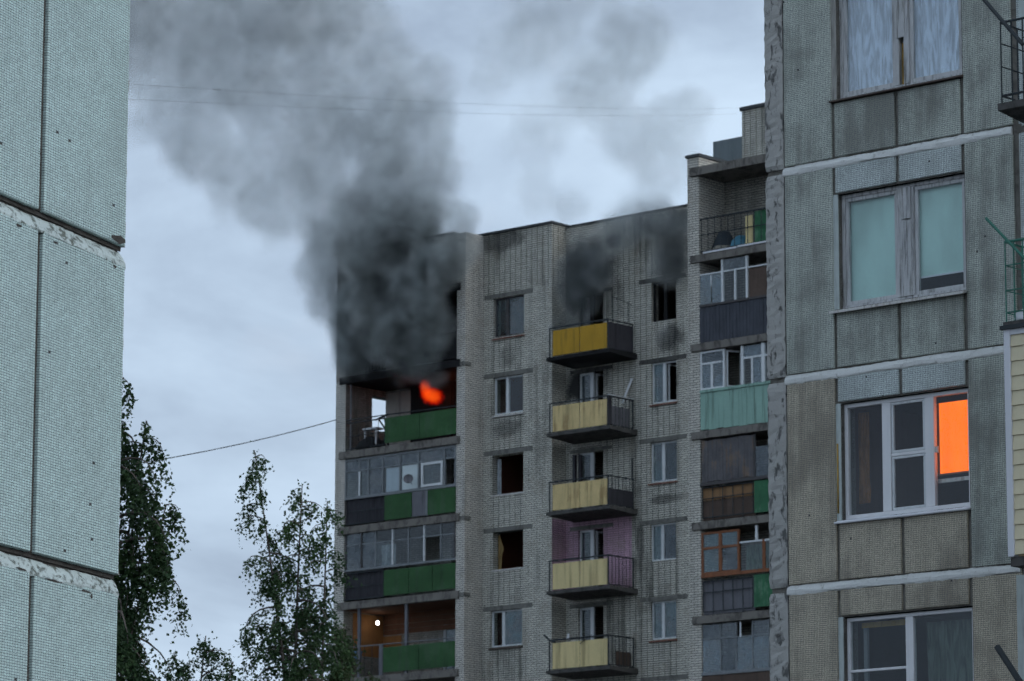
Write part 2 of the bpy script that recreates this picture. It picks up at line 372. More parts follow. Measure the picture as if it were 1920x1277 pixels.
def frame_rect(mb, x0, x1, z0, z1, y0, y1, w):
    mb.box(x0, x1, y0, y1, z0, z0+w); mb.box(x0, x1, y0, y1, z1-w, z1)
    mb.box(x0, x0+w, y0, y1, z0+w, z1-w); mb.box(x1-w, x1, y0, y1, z0+w, z1-w); return mb
def pane(parent, x0, x1, z0, z1, y, mat='glass'):
    return box('pane', mat, parent, x0, x1, y, y+.006, z0, z1)

# ------------------------------------------------------------------ the ground
g = MB().poly([(-2500,-500,0),(2500,-500,0),(2500,4000,0),(-2500,4000,0)], [(0,1,2,3)]).build('ground', 'asphalt'); tag(g, kind='structure')

UANG = R_(-41.8)

# ================================================================== left panel building
BR = empty('panel_building', None, (-3.3209, 32.9045, 0), R_(69.4))
tag(BR, 'pale green mosaic-tiled panel building with thick white mortar seams at the left edge', 'building')
box('core_wall', 'joint_dark', BR, -9, -.03, .062, 6.0, 0, 16.9)
SEAMB = [0.0, 2.81, 5.61, 8.44, 11.26, 14.08, 16.9]
for i in range(len(SEAMB)-1):
    a, b = SEAMB[i], SEAMB[i+1]
    z0, z1 = (a + .05 if i else 0), b - .115
    for (xa, xb) in ((-.0, -1.508), (-1.602, -4.2), (-4.28, -9.)):
        xl, xr = min(xa, xb), max(xa, xb)
        zz0 = z0; zz1 = z1 if i < 5 else 16.9
        bevel(box('tile_panel', 'mosaic_pale', BR, xl, xr, 0., .06, zz0, zz1), .008)
    # ragged concrete edge of the panel at the free corner
    r = random.Random(i); P = []; F = []; n = 40
    for q in range(n+1):
        z = z0 + (z1 - z0)*q/n; e = .022 + .012*math.sin(q*1.7+i) * r.random() + r.uniform(-.007, .007)
        P += [(-.012, .003, z), (e, .012 + r.uniform(0, .008), z), (e-.004, .25, z), (-.012, .25, z)]
    for q in range(n):
        for k in range(4): F.append((q*4+k, q*4+(k+1) % 4, q*4+4+(k+1) % 4, q*4+4+k))
    F += [(0,1,2,3), tuple(n*4+k for k in range(4))]
    MB().poly(P, F).build('panel_edge', 'pier_concrete', BR)
    if i < 5:
        rough_strip('mortar_seam', 'seam_mortar_left', BR, [(.10, b+.012), (.07, b+.010), (.055, b-.006), (.030, b-.045), (.006, b-.095), (-.002, b-.125), (.004, b-.145), (.10, b-.13)], -9, .012, 520, .010, 40+i, False, .012)
        box('gap_seal', 'joint_dark', BR, -9, 0, .045, .0599, b+.012, b+.05)
for xj in (-1.555, -4.24):
    for i in range(6): box('joint_filler', 'joint_dark', BR, xj-.043, xj+.043, .035, .0605, SEAMB[i]+.05, SEAMB[i+1]-.12)
rr_ = random.Random(5)
for (xc, zc, w_, h_) in ((-.13, 8.525, .26, .075), (-1.95, 8.285, .12, .03), (-1.3, 8.27, .10, .02), (-.2, 8.28, .08, .03), (-1.2, 5.47, .3, .02), (-.6, 5.45, .22, .02), (-1.75, 5.5, .2, .02), (-.5, 5.42, .04, .05)):
    n_ = 9; MB().poly([(min(-.001, xc + w_*.5*math.cos(6.283*k/n_)*rr_.uniform(.7, 1.25)), -.0025, zc + h_*.5*math.sin(6.283*k/n_)*rr_.uniform(.6, 1.2)) for k in range(n_)] + [(xc, .003, zc)], [tuple(range(n_))]).build('broken_patch', 'joint_dark', BR)
box('roof', 'roof_felt', BR, -9.1, .06, -.05, 6.1, 16.905, 17.1)

# ================================================================== right panel building
AR = empty('panel_building', None, (3.68504, 51.71944, 0), UANG)
tag(AR, 'grey mosaic-tiled panel building with windows and balconies at the right edge', 'building')
SEAM = [2.13, 4.97, 7.81, 10.645, 13.505, 16.36, 19.2]
HOLES = [(.88, 2.93, s+.845, s+2.405) for s in SEAM[:-1]]
wall_cells('core_wall', ['joint_grey'], AR, -.3, 12, 0, 19.2, HOLES, .03, .34)
# interiors
for s in SEAM[:-1]:
    box('floor_slab', 'interior_wall', AR, -.2, 12, .345, 5.2, s-.10, s+.10)
box('back_wall', 'interior_wall', AR, -.2, 12, 5.2, 5.4, 0, 19.2)
box('end_wall', 'interior_wall', AR, -.3, -.05, .345, 5.2, 0, 19.2); box('cross_wall', 'interior_wall', AR, 3.6, 3.75, .345, 5.2, 0, 19.2)
box('roof', 'roof_felt', AR, -.4, 12.1, -.1, 5.6, 19.22, 19.4)
for i in range(len(SEAM)-1):
    s, t = SEAM[i], SEAM[i+1]
    low = s < 7.9
    tm = 'mosaic_grey_warm_glow' if s < 6 else 'mosaic_grey'
    pan = [(.0, .80, s+.055, t-.075, 'mosaic_grey_warm_glow' if s < 9 else 'mosaic_grey'), (2.955, 3.72, s+.055, t-.075, tm),
           (.85, 1.845, s+.06, s+.80, 'mosaic_grey_warm_glow' if s < 9 else 'mosaic_grey'), (1.90, 2.90, s+.06, s+.80, 'mosaic_grey_warm_glow' if s < 9 else 'mosaic_grey'),
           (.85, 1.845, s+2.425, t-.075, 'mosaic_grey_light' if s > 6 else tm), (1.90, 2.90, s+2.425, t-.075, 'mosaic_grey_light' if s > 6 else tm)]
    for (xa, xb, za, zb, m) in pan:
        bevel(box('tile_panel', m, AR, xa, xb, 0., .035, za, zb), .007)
    bevel(box('tile_panel', 'mosaic_grey_light', AR, 3.80, 12, 0.02, .035, s+.055, t-.075), .006)
    rough_strip('mortar_seam', 'seam_mortar', AR, [(.034, t-.045), (.018, t-.045), (-.012, t-.075+.02), (-.018, t-.105), (-.006, t-.125), (.034, t-.125)] if 0 else
                [(.034, t+.046), (.022, t+.040), (.002, t+.012), (-.010, t-.016), (-.011, t-.058), (-.002, t-.078), (.034, t-.082)], -.03, 3.70, 400, .007, 60+i, False, .016)
    # rough concrete end of the cross wall
    r = random.Random(90+i); P = []; F = []; n = 46
    for q in range(n+1):
        z = s+.03 + (t - s - .07)*q/n
        ea = -.335 + r.uniform(-.008, .008); eb = -.018 + r.uniform(-.005, .005)
        rd = .02 if q in (0, n) else 0
        P += [(ea+rd, .22, z), (ea+rd, .012 + r.uniform(-.006, .006), z), (ea+.02+rd, -.012+rd + r.uniform(-.007, .007), z), ((ea+eb)/2, -.016+rd + r.uniform(-.010, .010), z), (eb-.06, -.012+rd + r.uniform(-.009, .009), z), (eb, .0 + r.uniform(-.004, .004), z), (eb, .22, z)]
    for q in range(n):
        for k in range(7): F.append((q*7+k, q*7+(k+1) % 7, q*7+7+(k+1) % 7, q*7+7+k))
    F += [tuple(range(7)), tuple(n*7+k for k in range(7))]
    MB().poly(P, F).build('concrete_pier', 'pier_concrete', AR)
    # plastered reveal round the window opening
    rv = MB(); rv.box(.802, .88, .014, .33, s+.845, s+2.405); rv.box(2.93, 2.952, .0365, .33, s+.845, s+2.405); rv.box(.845, 2.952, .0365, .33, s+2.405, s+2.424)
    rv.build('window_reveal', 'reveal_pale' if s < 12 else 'reveal_plaster', AR)
# thin rust streak of mounting foam beside the plastic window
rough_strip('foam_strip', 'foam_yellow', AR, [(.013, 8.75), (.006, 8.75), (.006, 9.68), (.013, 9.68)], .815, .842, 3, .002, 5)

# --- window, top: two worn casements
W = empty('window', AR); z0, z1 = 14.36, 15.91
f = frame_rect(MB(), .88, 2.93, z0, z1, .10, .20, .05); f.box(1.80, 1.865, .09, .2, z0+.05, z1-.05); f.box(1.945, 2.03, .09, .2, z0+.05, z1-.05)
f.box(1.84, 1.97, .075, .09, 15.05, z1-.05)
bevel(f.build('frame', 'wood_white_worn', W), .004)
box('gap_board', 'foam_yellow', W, 1.866, 1.944, .16, .19, z0+.05, 15.0)
for xa, xb in ((.932, 1.798), (2.032, 2.878)):
    s_ = frame_rect(MB(), xa, xb, z0+.052, z1-.052, .115, .165, .055); bevel(s_.build('sash', 'wood_white', W), .004)
    pane(W, xa+.05, xb-.05, z0+.10, z1-.10, .14, 'glass_sky')
MB().poly([(.80, -.06, 14.335), (2.965, -.06, 14.335), (2.965, .12, 14.375), (.80, .12, 14.375), (.80, -.06, 14.315), (2.965, -.06, 14.315), (2.965, .12, 14.315), (.80, .12, 14.315)], [(0,1,2,3),(0,4,5,1),(1,5,6,2),(3,2,6,7),(0,3,7,4),(4,7,6,5)]).build('sill', 'sill_dark', W)
def curtain(x0, x1, z0, z1, y, mat, label, parent_root, folds, amp, seed, sag=0., cat='curtain', group=None):
    r = random.Random(seed); n = 110; m = 14; mb = MB(); P = []
    ph = [r.uniform(0, 6.28) for _ in range(4)]
    for j in range(m+1):
        t = j/m
        for i in range(n+1):
            x = x0 + (x1-x0)*i/n
            sh = .05*math.sin(t*3.1+ph[0]) + .035*math.sin(t*6+ph[1]+x*3)
            a = math.sin((x+sh)*folds + ph[2]) + .5*math.sin((x-sh*1.3)*folds*1.9 + ph[3]) + .3*math.sin((x+2*sh)*folds*3.3)
            P.append((x, y + amp*a*(.45+.55*t), z1 - (z1-z0)*t - sag*math.sin(math.pi*i/n)*t))
    F = [(j*(n+1)+i, j*(n+1)+i+1, (j+1)*(n+1)+i+1, (j+1)*(n+1)+i) for j in range(m) for i in range(n)]
    o = mb.poly(P, F).build(cat.replace(' ', '_') if cat == 'curtain' else 'curtain', mat, None, True)
    o.location = parent_root.location; o.rotation_euler = parent_root.rotation_euler
    return tag(o, label, cat, group)
curtain(.94, 1.80, 14.38, 15.86, .205, 'tulle', 'pale blue net curtain in the left casement of the topmost panel-building window', AR, 26, .020, 1)
curtain(2.02, 2.90, 14.38, 15.86, .205, 'tulle', 'pale blue net curtain in the right casement of the topmost panel-building window', AR, 24, .022, 2)

# --- window, second: two casements with roller blinds
W = empty('window', AR); z0, z1 = 11.49, 13.05
f = frame_rect(MB(), .88, 2.93, z0, z1, .10, .2, .05); f.box(1.79, 2.065, .085, .2, z0+.05, z1-.05); f.box(1.885, 2.035, .07, .086, z0+.05, 12.55); f.box(1.885, 2.035, .066, .082, 12.575, z1-.05)
bevel(f.build('frame', 'wood_white_worn', W), .005)
for xa, xb in ((.932, 1.788), (2.067, 2.878)):
    s_ = frame_rect(MB(), xa, xb, z0+.052, z1-.052, .115, .165, .05); bevel(s_.build('sash', 'wood_white', W), .004)
    pane(W, xa+.045, xb-.045, z0+.10, z1-.10, .14, 'glass')
MB().poly([(.79, -.09, 11.455), (2.965, -.09, 11.455), (2.965, .12, 11.505), (.79, .12, 11.505), (.79, -.09, 11.42), (2.965, -.09, 11.42), (2.965, -.07, 11.42), (.79, -.07, 11.42)], [(0,1,2,3),(0,4,5,1),(4,7,6,5),(7,3,2,6),(0,3,7,4),(1,5,6,2)]).build('sill', 'sill_pale', W)
def blind(x0, x1, z0, z1, y, mat, label, root, lit=False):
    mb = MB(); mb.box(x0, x1, y, y+.004, z0, z1); o = mb.build('roller_blind', mat, None)
    o.location = root.location; o.rotation_euler = root.rotation_euler; tag(o, label, 'blind')
    MB().box(x0-.003, x1+.003, y-.006, y+.01, z0-.022, z0-.0005).build('bottom_bar', 'trim_white' if not lit else 'frame_rust', o)
    return o
blind(.97, 1.76, 11.60, 12.97, .185, 'blind_green', 'sea-green roller blind pulled right down, left of a pair in one window', AR)
blind(2.10, 2.86, 11.79, 12.97, .185, 'blind_green', 'sea-green roller blind stopping short of the sill, right of a pair in one window', AR)

# --- window, third: plastic, three lights, orange glow
W = empty('window', AR); z0, z1 = 8.665, 10.21
f = frame_rect(MB(), .885, 2.925, z0, z1, .09, .16, .055); f.box(1.50, 1.64, .088, .16, z0+.055, z1-.055); f.box(2.19, 2.335, .088, .16, z0+.055, z1-.055)
f.box(1.64, 2.19, .095, .15, 9.435, 9.475)
bevel(f.build('frame', 'pvc_white', W), .005)
for za, zb in ((z0+.058, 9.433), (9.478, z1-.058)): bevel(frame_rect(MB(), 1.645, 2.185, za, zb, .10, .14, .035).build('sash', 'frame_white', W), .004)
pane(W, .94, 1.50, z0+.05, z1-.05, .125); pane(W, 1.67, 2.165, z0+.08, 9.41, .12); pane(W, 1.67, 2.165, 9.50, z1-.08, .12); pane(W, 2.335, 2.87, z0+.05, z1-.05, .125)
rough_strip('sill', 'trim_white', W, [(.12, 8.665), (.03, 8.655), (-.05, 8.63), (-.055, 8.605), (-.03, 8.60), (.12, 8.64)], .80, 2.955, 60, .004, 8)
bl = blind(2.345, 2.905, 9.15, 10.08, .20, 'blind_lit', 'orange blind lit up from inside, in the right light of the plastic window', AR, True)
lp = empty('curtain', None, AR.location, UANG); lp.name = 'curtain_holder'
bpy.data.objects.remove(lp)
curtain(2.20, 2.342, 9.12, 10.08, .205, 'curtain_orange', 'dim orange strip added to extend the glow left of the blind', AR, 40, .008, 6)  # cloth strip added as the painted soft edge of the orange glow
curtain(.93, 1.12, 8.9, 10.12, .33, 'curtain_orange', 'narrow dull orange curtain behind the left pane of the plastic window', AR, 40, .012, 4)
box('latch', 'sill_pale', W, 2.338, 2.385, .10, .123, 9.42, 9.50)
box('inner_ledge', 'sill_pale', W, 2.2, 2.9, .19, .24, 9.03, 9.08)

# --- window, bottom: plastic, two lights
W = empty('window', AR); z0, z1 = 5.83, 7.365
f = frame_rect(MB(), .885, 2.925, z0, z1, .09, .16, .05); f.box(1.83, 1.955, .088, .16, z0+.05, z1-.05); f.box(.935, 1.83, .095, .15, 6.645, 6.68)
bevel(f.build('frame', 'pvc_white', W), .005)
pane(W, .93, 1.835, z0+.05, 6.648, .125); pane(W, .93, 1.835, 6.678, z1-.045, .125); pane(W, 1.95, 2.88, z0+.05, z1-.05, .125)
box('inner_frame', 'frame_grey', W, 1.03, 1.09, .26, .3, 5.85, 7.24); box('inner_lintel', 'foam_yellow', W, 1.0, 1.83, .26, .3, 7.24, 7.31)
box('sill', 'sill_pale', W, .80, 2.96, -.05, .1, 5.79, 5.83)
curtain(2.0, 2.86, 5.9, 7.25, .33, 'curtain_green', 'dim green-grey curtain behind the right pane of the lowest panel-building window', AR, 20, .02, 5)

# --- balconies of the right building
def bars(parent, pts, n, z0, z1, r, mat, name='baluster'):
    for a, b in zip(pts[:-1], pts[1:]):
        a, b = Vector((*a, 0)), Vector((*b, 0)); k = max(1, int((b-a).length / n))
        for i in range(k+1):
            p = a.lerp(b, i/k); MB().tube([(p.x, p.y, z0), (p.x, p.y, z1)], r, 5).build(name, mat, parent)
def rail(parent, pts, r, mat, name='rail'): return MB().tube(pts, r, 6).build(name, mat, parent)
bx0, by = 4.39, -1.2
B = empty('balcony', AR)
MB().poly([(bx0-.04, by-.04, 13.50), (9, by-.04, 13.50), (9, .018, 13.50), (bx0-.04, .018, 13.50), (bx0-.04, by-.04, 13.41), (9, by-.04, 13.41), (9, .018, 13.27), (bx0-.04, .018, 13.27)], [(0,1,2,3),(0,4,5,1),(4,7,6,5),(0,3,7,4),(1,5,6,2)]).build('slab', 'slab_dark', B)
for z in (14.55, 13.60): rail(B, [(bx0, -.02, z), (bx0, by, z), (9, by, z)], .016, 'rail_dark')
for z in (14.28, 13.98): rail(B, [(bx0, -.02, z), (bx0, by, z)], .009, 'rail_dark')
rail(B, [(bx0+.35, by, 14.3), (9, by, 14.3)], .009, 'rail_dark')
bars(B, [(bx0, by), (bx0, -.1)], .3, 13.5, 14.55, .011, 'rail_dark')
bars(B, [(bx0+.16, by), (9, by)], .17, 13.5, 14.55, .011, 'rail_dark')
MB().tube([(3.6, -1.1, 15.5), (4.75, -1.24, 14.2)], .028, 6).build('drying_pole', 'rail_dark', B)
box('wall_panel', 'reveal_pale', B, 3.86, 9, .004, .018, 13.52, 16.2)

B = empty('balcony', AR)
for z in (11.72,): rail(B, [(bx0, -.02, z), (bx0, by, z), (9, by, z)], .018, 'rail_green')
for z in (11.42, 11.1, 10.82): rail(B, [(bx0, -.02, z), (bx0, by, z), (9, by, z)], .009, 'rail_green')
bars(B, [(bx0, by), (bx0, -.1)], .16, 10.7, 11.72, .010, 'rail_green')
bars(B, [(bx0+.13, by), (9, by)], .13, 10.7, 11.72, .010, 'rail_green')
MB().tube([(4.10, -1.18, 12.07), (4.72, -1.24, 11.45)], .02, 6).build('drying_pole', 'rail_green', B)
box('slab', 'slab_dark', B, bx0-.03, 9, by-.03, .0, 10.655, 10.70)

B = empty('balcony', AR)
box('corner_trim', 'trim_white', B, 4.365, 4.455, -1.235, -1.14, 7.76, 10.60)
box('head_trim', 'trim_white', B, 4.457, 9, -1.228, -1.14, 10.53, 10.60)
box('drip_board', 'rail_dark', B, 4.33, 9, -1.27, 0, 10.602, 10.65)
box('side_trim', 'trim_white', B, 4.365, 4.43, -.02, .015, 7.76, 10.60)
zz = 7.78; k = 0
while zz < 10.52:
    h = min(.182, 10.528-zz)
    MB().poly([(4.457, -1.222, zz), (9, -1.222, zz), (9, -1.205, zz+h), (4.457, -1.205, zz+h), (4.457, -1.16, zz), (9, -1.16, zz), (9, -1.16, zz+h), (4.457, -1.16, zz+h)], [(0,1,2,3),(0,4,5,1),(3,2,6,7),(0,3,7,4),(1,5,6,2),(4,7,6,5)]).build('siding_plank', 'siding_beige', B)
    MB().box(4.372, 4.44, -1.138, -.022, zz+.001, zz+h-.001).build('side_plank', 'siding_beige', B)
    zz += .186
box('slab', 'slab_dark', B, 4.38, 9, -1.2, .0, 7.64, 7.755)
box('wall_jamb', 'reveal_pale', AR, 3.655, 3.79, -.03, .018, 2.2, 7.70)
tp = MB().lathe([(.001, .13), (.09, .125), (.17, .09), (.2, .03), (.19, 0), (.001, 0)], 14, (0, 0, 0)).build('plastic_sheet', 'sheet_white', None, True)
tp.location = AR.matrix_basis @ Vector((0,0,0)); tp.location = (Matrix.Translation(AR.location) @ Matrix.Rotation(UANG, 4, 'Z')) @ Vector((4.66, -1.05, 10.701)); tp.scale = (1.2, .8, 1.35); tp.rotation_euler = (0,0,UANG)
tag(tp, 'white bundled plastic sheet lying on the green-railed balcony floor', 'sheet')
B = empty('balcony', AR)
MB().tube([(4.15, -1.2, 6.67), (4.62, -1.2, 6.02)], .04, 8).build('drying_pole', 'rail_dark', B)
box('slab', 'slab_dark', B, 4.38, 9, -1.2, .0, 4.82, 4.96)
rail(B, [(bx0, -.02, 5.98), (bx0, by, 5.98), (9, by, 5.98)], .018, 'rail_dark')

# ================================================================== burning brick block (centre)
SR = empty('brick_apartment_block', None, (-1.04025, 139.26858, 0), UANG)
tag(SR, 'tall grey brick apartment block on fire, yellow and green balcony panels', 'building')
yL, y3 = -.96, .76
# --- middle projecting bay with a column of windows (plane y=0)
W2 = [(.50, 1.97, 27.36, 28.80), (.50, 1.93, 24.53, 25.90), (.46, 1.95, 21.63, 23.06), (.52, 1.955, 18.93, 20.28), (.40, 1.915, 16.17, 17.47), (.45, 1.93, 13.35, 14.7)]
wall_cells('brick_wall', ['brick_running', 'brick_stacked'], SR, 0, 3.30, 0, 31.2, W2, 0, .38, lambda x, z: 1 if (.4 < x < 2.0 or z > 28.9) else 0, (.4, 2.0), (28.98,))
box('bay_side_wall', 'brick_running', SR, 2.92, 3.298, .381, 8, 0, 31.2)
for (xa, xb, za, zb) in W2:
    box('lintel', 'lintel_concrete', SR, .06, 2.40, -.012, .2, zb+.005, zb+.17)
# --- recessed bay (plane y=.76)
W3 = [(7.28, 8.40, 27.2, 28.62), (7.25, 8.40, 24.3, 25.75), (7.19, 8.40, 21.52, 22.93), (7.18, 8.34, 18.76, 20.06), (7.19, 8.34, 16.03, 17.36), (7.2, 8.35, 13.2, 14.6)]
FL = [26.16, 23.45, 20.65, 17.86, 15.08]
D3 = [(3.88, 5.05, f, t) for f, t in zip(FL, (28.58, 25.77, 22.9, 20.14, 17.39))]
def pick3(x, z):
    if 17.86 < z < 20.62 and x < 6.35: return 2
    if 5.2 < x or z > 28.75: return 1 if (x > 5.2 and not (8.5 < x)) else 0
    return 0
wall_cells('brick_wall', ['brick_back_running', 'brick_back_stacked', 'brick_pink'], SR, 3.30, 14, 0, 31.15, W3+D3, y3, y3+.38, pick3, (5.2, 6.35, 8.5), (17.86, 20.62, 28.75))
for k, (xa, xb, za, zb) in enumerate(W3):
    box('lintel', 'lintel_soot' if k < 2 else 'lintel_concrete', SR, 6.72, 8.85, y3-.012, y3+.2, zb+.005, zb+.16)
for k, (xa, xb, za, zb) in enumerate(D3):
    box('lintel', 'lintel_soot' if k < 2 else 'lintel_concrete', SR, 3.5, 5.5, y3-.010, y3+.2, zb+.005, zb+.14)
# pink painted return wall on that balcony
box('painted_return', 'brick_pink', SR, 3.301, 3.31, .02, y3-.001, 17.9, 20.55)
# --- parapet copings
MB().box(-.55, 3.36, -.08, .5, 31.2, 31.28).build('coping', 'coping_metal', SR)
box('coping', 'coping_metal', SR, 3.38, 14, y3-.06, y3+.5, 31.15, 31.21)
box('coping', 'coping_metal', SR, -6.6, -.56, yL-.07, yL+.5, 31.2, 31.28)
box('coping', 'coping_metal', SR, 2.9, 3.37, .51, 8, 31.2, 31.27)
# --- left wing: piers, loggias, slabs (front plane y=-.96)
bevel(box('brick_pier', 'brick_pier', SR, -.42, 0., yL, 1.3, 0, 31.2), .01)
LB = 1.19
HO = (.46, 1.70, 24.75, 26.05)                           # opening through the end wall (y range, z range)
mb = MB()
for (ya, yb, za, zb) in ((yL, HO[0], 0, 31.2), (HO[1], 8, 0, 31.2), (HO[0], HO[1], 0, HO[2]), (HO[0], HO[1], HO[3], 31.2)):
    mb.box(-6.47, -5.985, ya, yb, za, zb)
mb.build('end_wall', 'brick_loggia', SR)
box('pier_facing', 'brick_pier', SR, -6.475, -5.98, yL-.006, yL+.03, 0, 26.4)
box('pier_facing', 'brick_loggia', SR, -6.475, -5.98, yL-.006, yL+.03, 26.41, 31.2)
LF = [29.35, 26.55, 23.75, 20.95, 18.17, 15.39, 12.6]
BW = [(-2.55, -.85, 25.0, 26.15), (-2.6, -.9, 29.35-2.8+.9, 28.4), (-2.6, -.9, 21.9, 23.2), (-2.6, -.9, 19.1, 20.4), (-3.0, -.7, 15.5, 17.45)]
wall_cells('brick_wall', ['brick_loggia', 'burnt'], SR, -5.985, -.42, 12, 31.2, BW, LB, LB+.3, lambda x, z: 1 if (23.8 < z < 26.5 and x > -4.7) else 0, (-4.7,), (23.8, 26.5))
box('lit_wall_patch', 'lit_wall_tone', SR, -5.95, -4.72, LB-.012, LB-.001, 23.85, 26.2)  # lit part of the brick back wall, painted on as a paler sheet
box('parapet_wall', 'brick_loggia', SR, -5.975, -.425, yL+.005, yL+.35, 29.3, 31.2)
for z in LF:
    sl = box('loggia_slab', 'slab_concrete' if z < 26 else 'burnt', SR, -6.24, -.24, yL-.07, LB-.002, z-.27, z)
# gutter brackets beside the pier
for z in (26.45, 20.85, 18.1): box('slab_end', 'lintel_concrete', SR, -.235, .03, yL-.03, yL+.3, z-.14, z)

# floors / partitions inside the block
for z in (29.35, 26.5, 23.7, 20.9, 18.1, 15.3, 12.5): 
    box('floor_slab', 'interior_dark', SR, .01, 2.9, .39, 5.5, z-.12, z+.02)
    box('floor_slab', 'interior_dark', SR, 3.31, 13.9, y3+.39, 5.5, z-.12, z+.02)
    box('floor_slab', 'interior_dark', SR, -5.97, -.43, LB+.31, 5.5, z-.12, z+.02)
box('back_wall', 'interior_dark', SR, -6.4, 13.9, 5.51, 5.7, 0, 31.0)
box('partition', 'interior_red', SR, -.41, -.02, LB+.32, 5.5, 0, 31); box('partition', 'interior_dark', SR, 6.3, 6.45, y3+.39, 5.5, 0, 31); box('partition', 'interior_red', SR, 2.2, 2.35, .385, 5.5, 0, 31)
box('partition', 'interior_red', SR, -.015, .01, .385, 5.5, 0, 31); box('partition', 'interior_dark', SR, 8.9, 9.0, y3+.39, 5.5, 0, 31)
box('roof', 'roof_felt', SR, -5.9, 14, 1.5, 8, 30.6, 30.7)
# lift housing and tank on the roof
box('lift_housing', 'brick_back_stacked', SR, 9.62, 13.5, 3.0, 6.5, 30.71, 34.86); box('housing_coping', 'coping_metal', SR, 9.56, 13.6, 2.94, 6.6, 34.865, 35.0)
box('roof_tank', 'sheet_metal', SR, 8.22, 9.58, 3.1, 4.4, 30.71, 33.98)

# --- windows of the block
def simple_window(parent, hole, y, frame, glazing, left=.40, sill=None, right='closed', name='window'):
    xa, xb, za, zb = hole; W = empty(name, parent); w = .06; m = xa + (xb-xa)*left
    if frame:
        f = frame_rect(MB(), xa, xb, za, zb, y+.10, y+.17, w); f.box(m-.065, m+.065, y+.095, y+.17, za+w, zb-w); f.build('frame', frame, W)
    if glazing[0]: pane(W, xa+w, m-.06, za+w, zb-w, y+.13, glazing[0])
    if glazing[1] and right == 'closed': pane(W, m+.06, xb-w, za+w, zb-w, y+.13, glazing[1])
    if right == 'open':
        f = MB(); frame_rect(f, 0, (xb-m)*.9, za+w+.02, zb-w-.02, -.02, .02, .05); o = f.build('open_sash', frame, W); o.location = (m+.1, y+.2, 0); o.rotation_euler = (0,0,R_(72))
    if sill: 
        s = MB().poly([(xa-.05, y-.07, za-.05), (xb+.04, y-.07, za-.05), (xb+.04, y+.1, za+.0), (xa-.05, y+.1, za+.0), (xa-.05, y-.07, za-.09), (xb+.04, y-.07, za-.09), (xb+.04, y+.1, za-.09), (xa-.05, y+.1, za-.09)], [(0,1,2,3),(0,4,5,1),(1,5,6,2),(0,3,7,4),(4,7,6,5),(3,2,6,7)]).build('sill', sill, W)
    return W
simple_window(SR, W2[0], 0, 'frame_dark', ('glass_dusty', 'glass_dusty'), .40, 'sill_rust')
simple_window(SR, W2[1], 0, 'frame_white', ('glass', 'glass'), .42, 'sill_pale')
Wn = empty('window', SR); box('torn_lining', 'curtain_pale', Wn, .53, .72, .2, .215, 21.66, 22.95); box('sill', 'sill_pale', Wn, .42, 2.0, -.03, .2, 21.58, 21.63)
Wn = empty('window', SR); MB().poly([(.55, .24, 18.95), (.70, .24, 18.95), (.73, .25, 19.5), (.80, .26, 19.7), (.62, .24, 20.2), (.55, .24, 20.2)], [(0,1,2,3,4,5)]).build('torn_lining', 'curtain_ochre', Wn); box('sill', 'sill_pale', Wn, .48, 2.0, -.03, .2, 18.88, 18.93)
simple_window(SR, W2[4], 0, 'frame_white', ('glass', 'glass_teal'), .36, 'sill_dark')
simple_window(SR, W2[5], 0, 'frame_white', ('glass', 'glass_teal'), .40, 'sill_dark')
Wn = simple_window(SR, W3[0], y3, 'burnt', (None, None), .5, None)
simple_window(SR, W3[1], y3, 'frame_white', ('glass_teal', None), .46, 'sill_rust', 'open')
simple_window(SR, W3[2], y3, 'frame_white', ('glass_teal', 'glass_dusty'), .44, 'sill_rust')
simple_window(SR, W3[3], y3, 'frame_white', ('glass_teal', 'glass_frosted'), .42, None)
simple_window(SR, W3[4], y3, 'frame_white', ('glass_teal', 'glass_teal'), .43, 'sill_rust')
simple_window(SR, W3[5], y3, 'frame_white', ('glass_teal', 'glass_teal'), .43, 'sill_rust')
for k, (xa, xb, za, zb) in enumerate(D3):
    D = empty('balcony_door', SR); fm = 'burnt' if k == 0 else 'frame_white'; m = xa + .55
    f = MB(); frame_rect(f, xa, m, za+.75, zb, y3+.1, y3+.17, .07); f.box(m-.005, m+.095, y3+.09, y3+.17, za, zb); f.build('frame', fm, D)
    box('apron', 'brick_back_running', D, xa, m-.01, y3+.002, y3+.2, za, za+.745)
    pane(D, xa+.06, m-.06, za+.82, zb-.07, y3+.13, 'glass_dusty' if k else 'glass')
    if k in (1, 3):
        f = frame_rect(MB(), 0, .5, za+.05, zb-.05, -.02, .02, .07); o = f.build('open_leaf', fm, D); o.location = (m+.12, y3+.2, 0); o.rotation_euler = (0,0,R_(78))
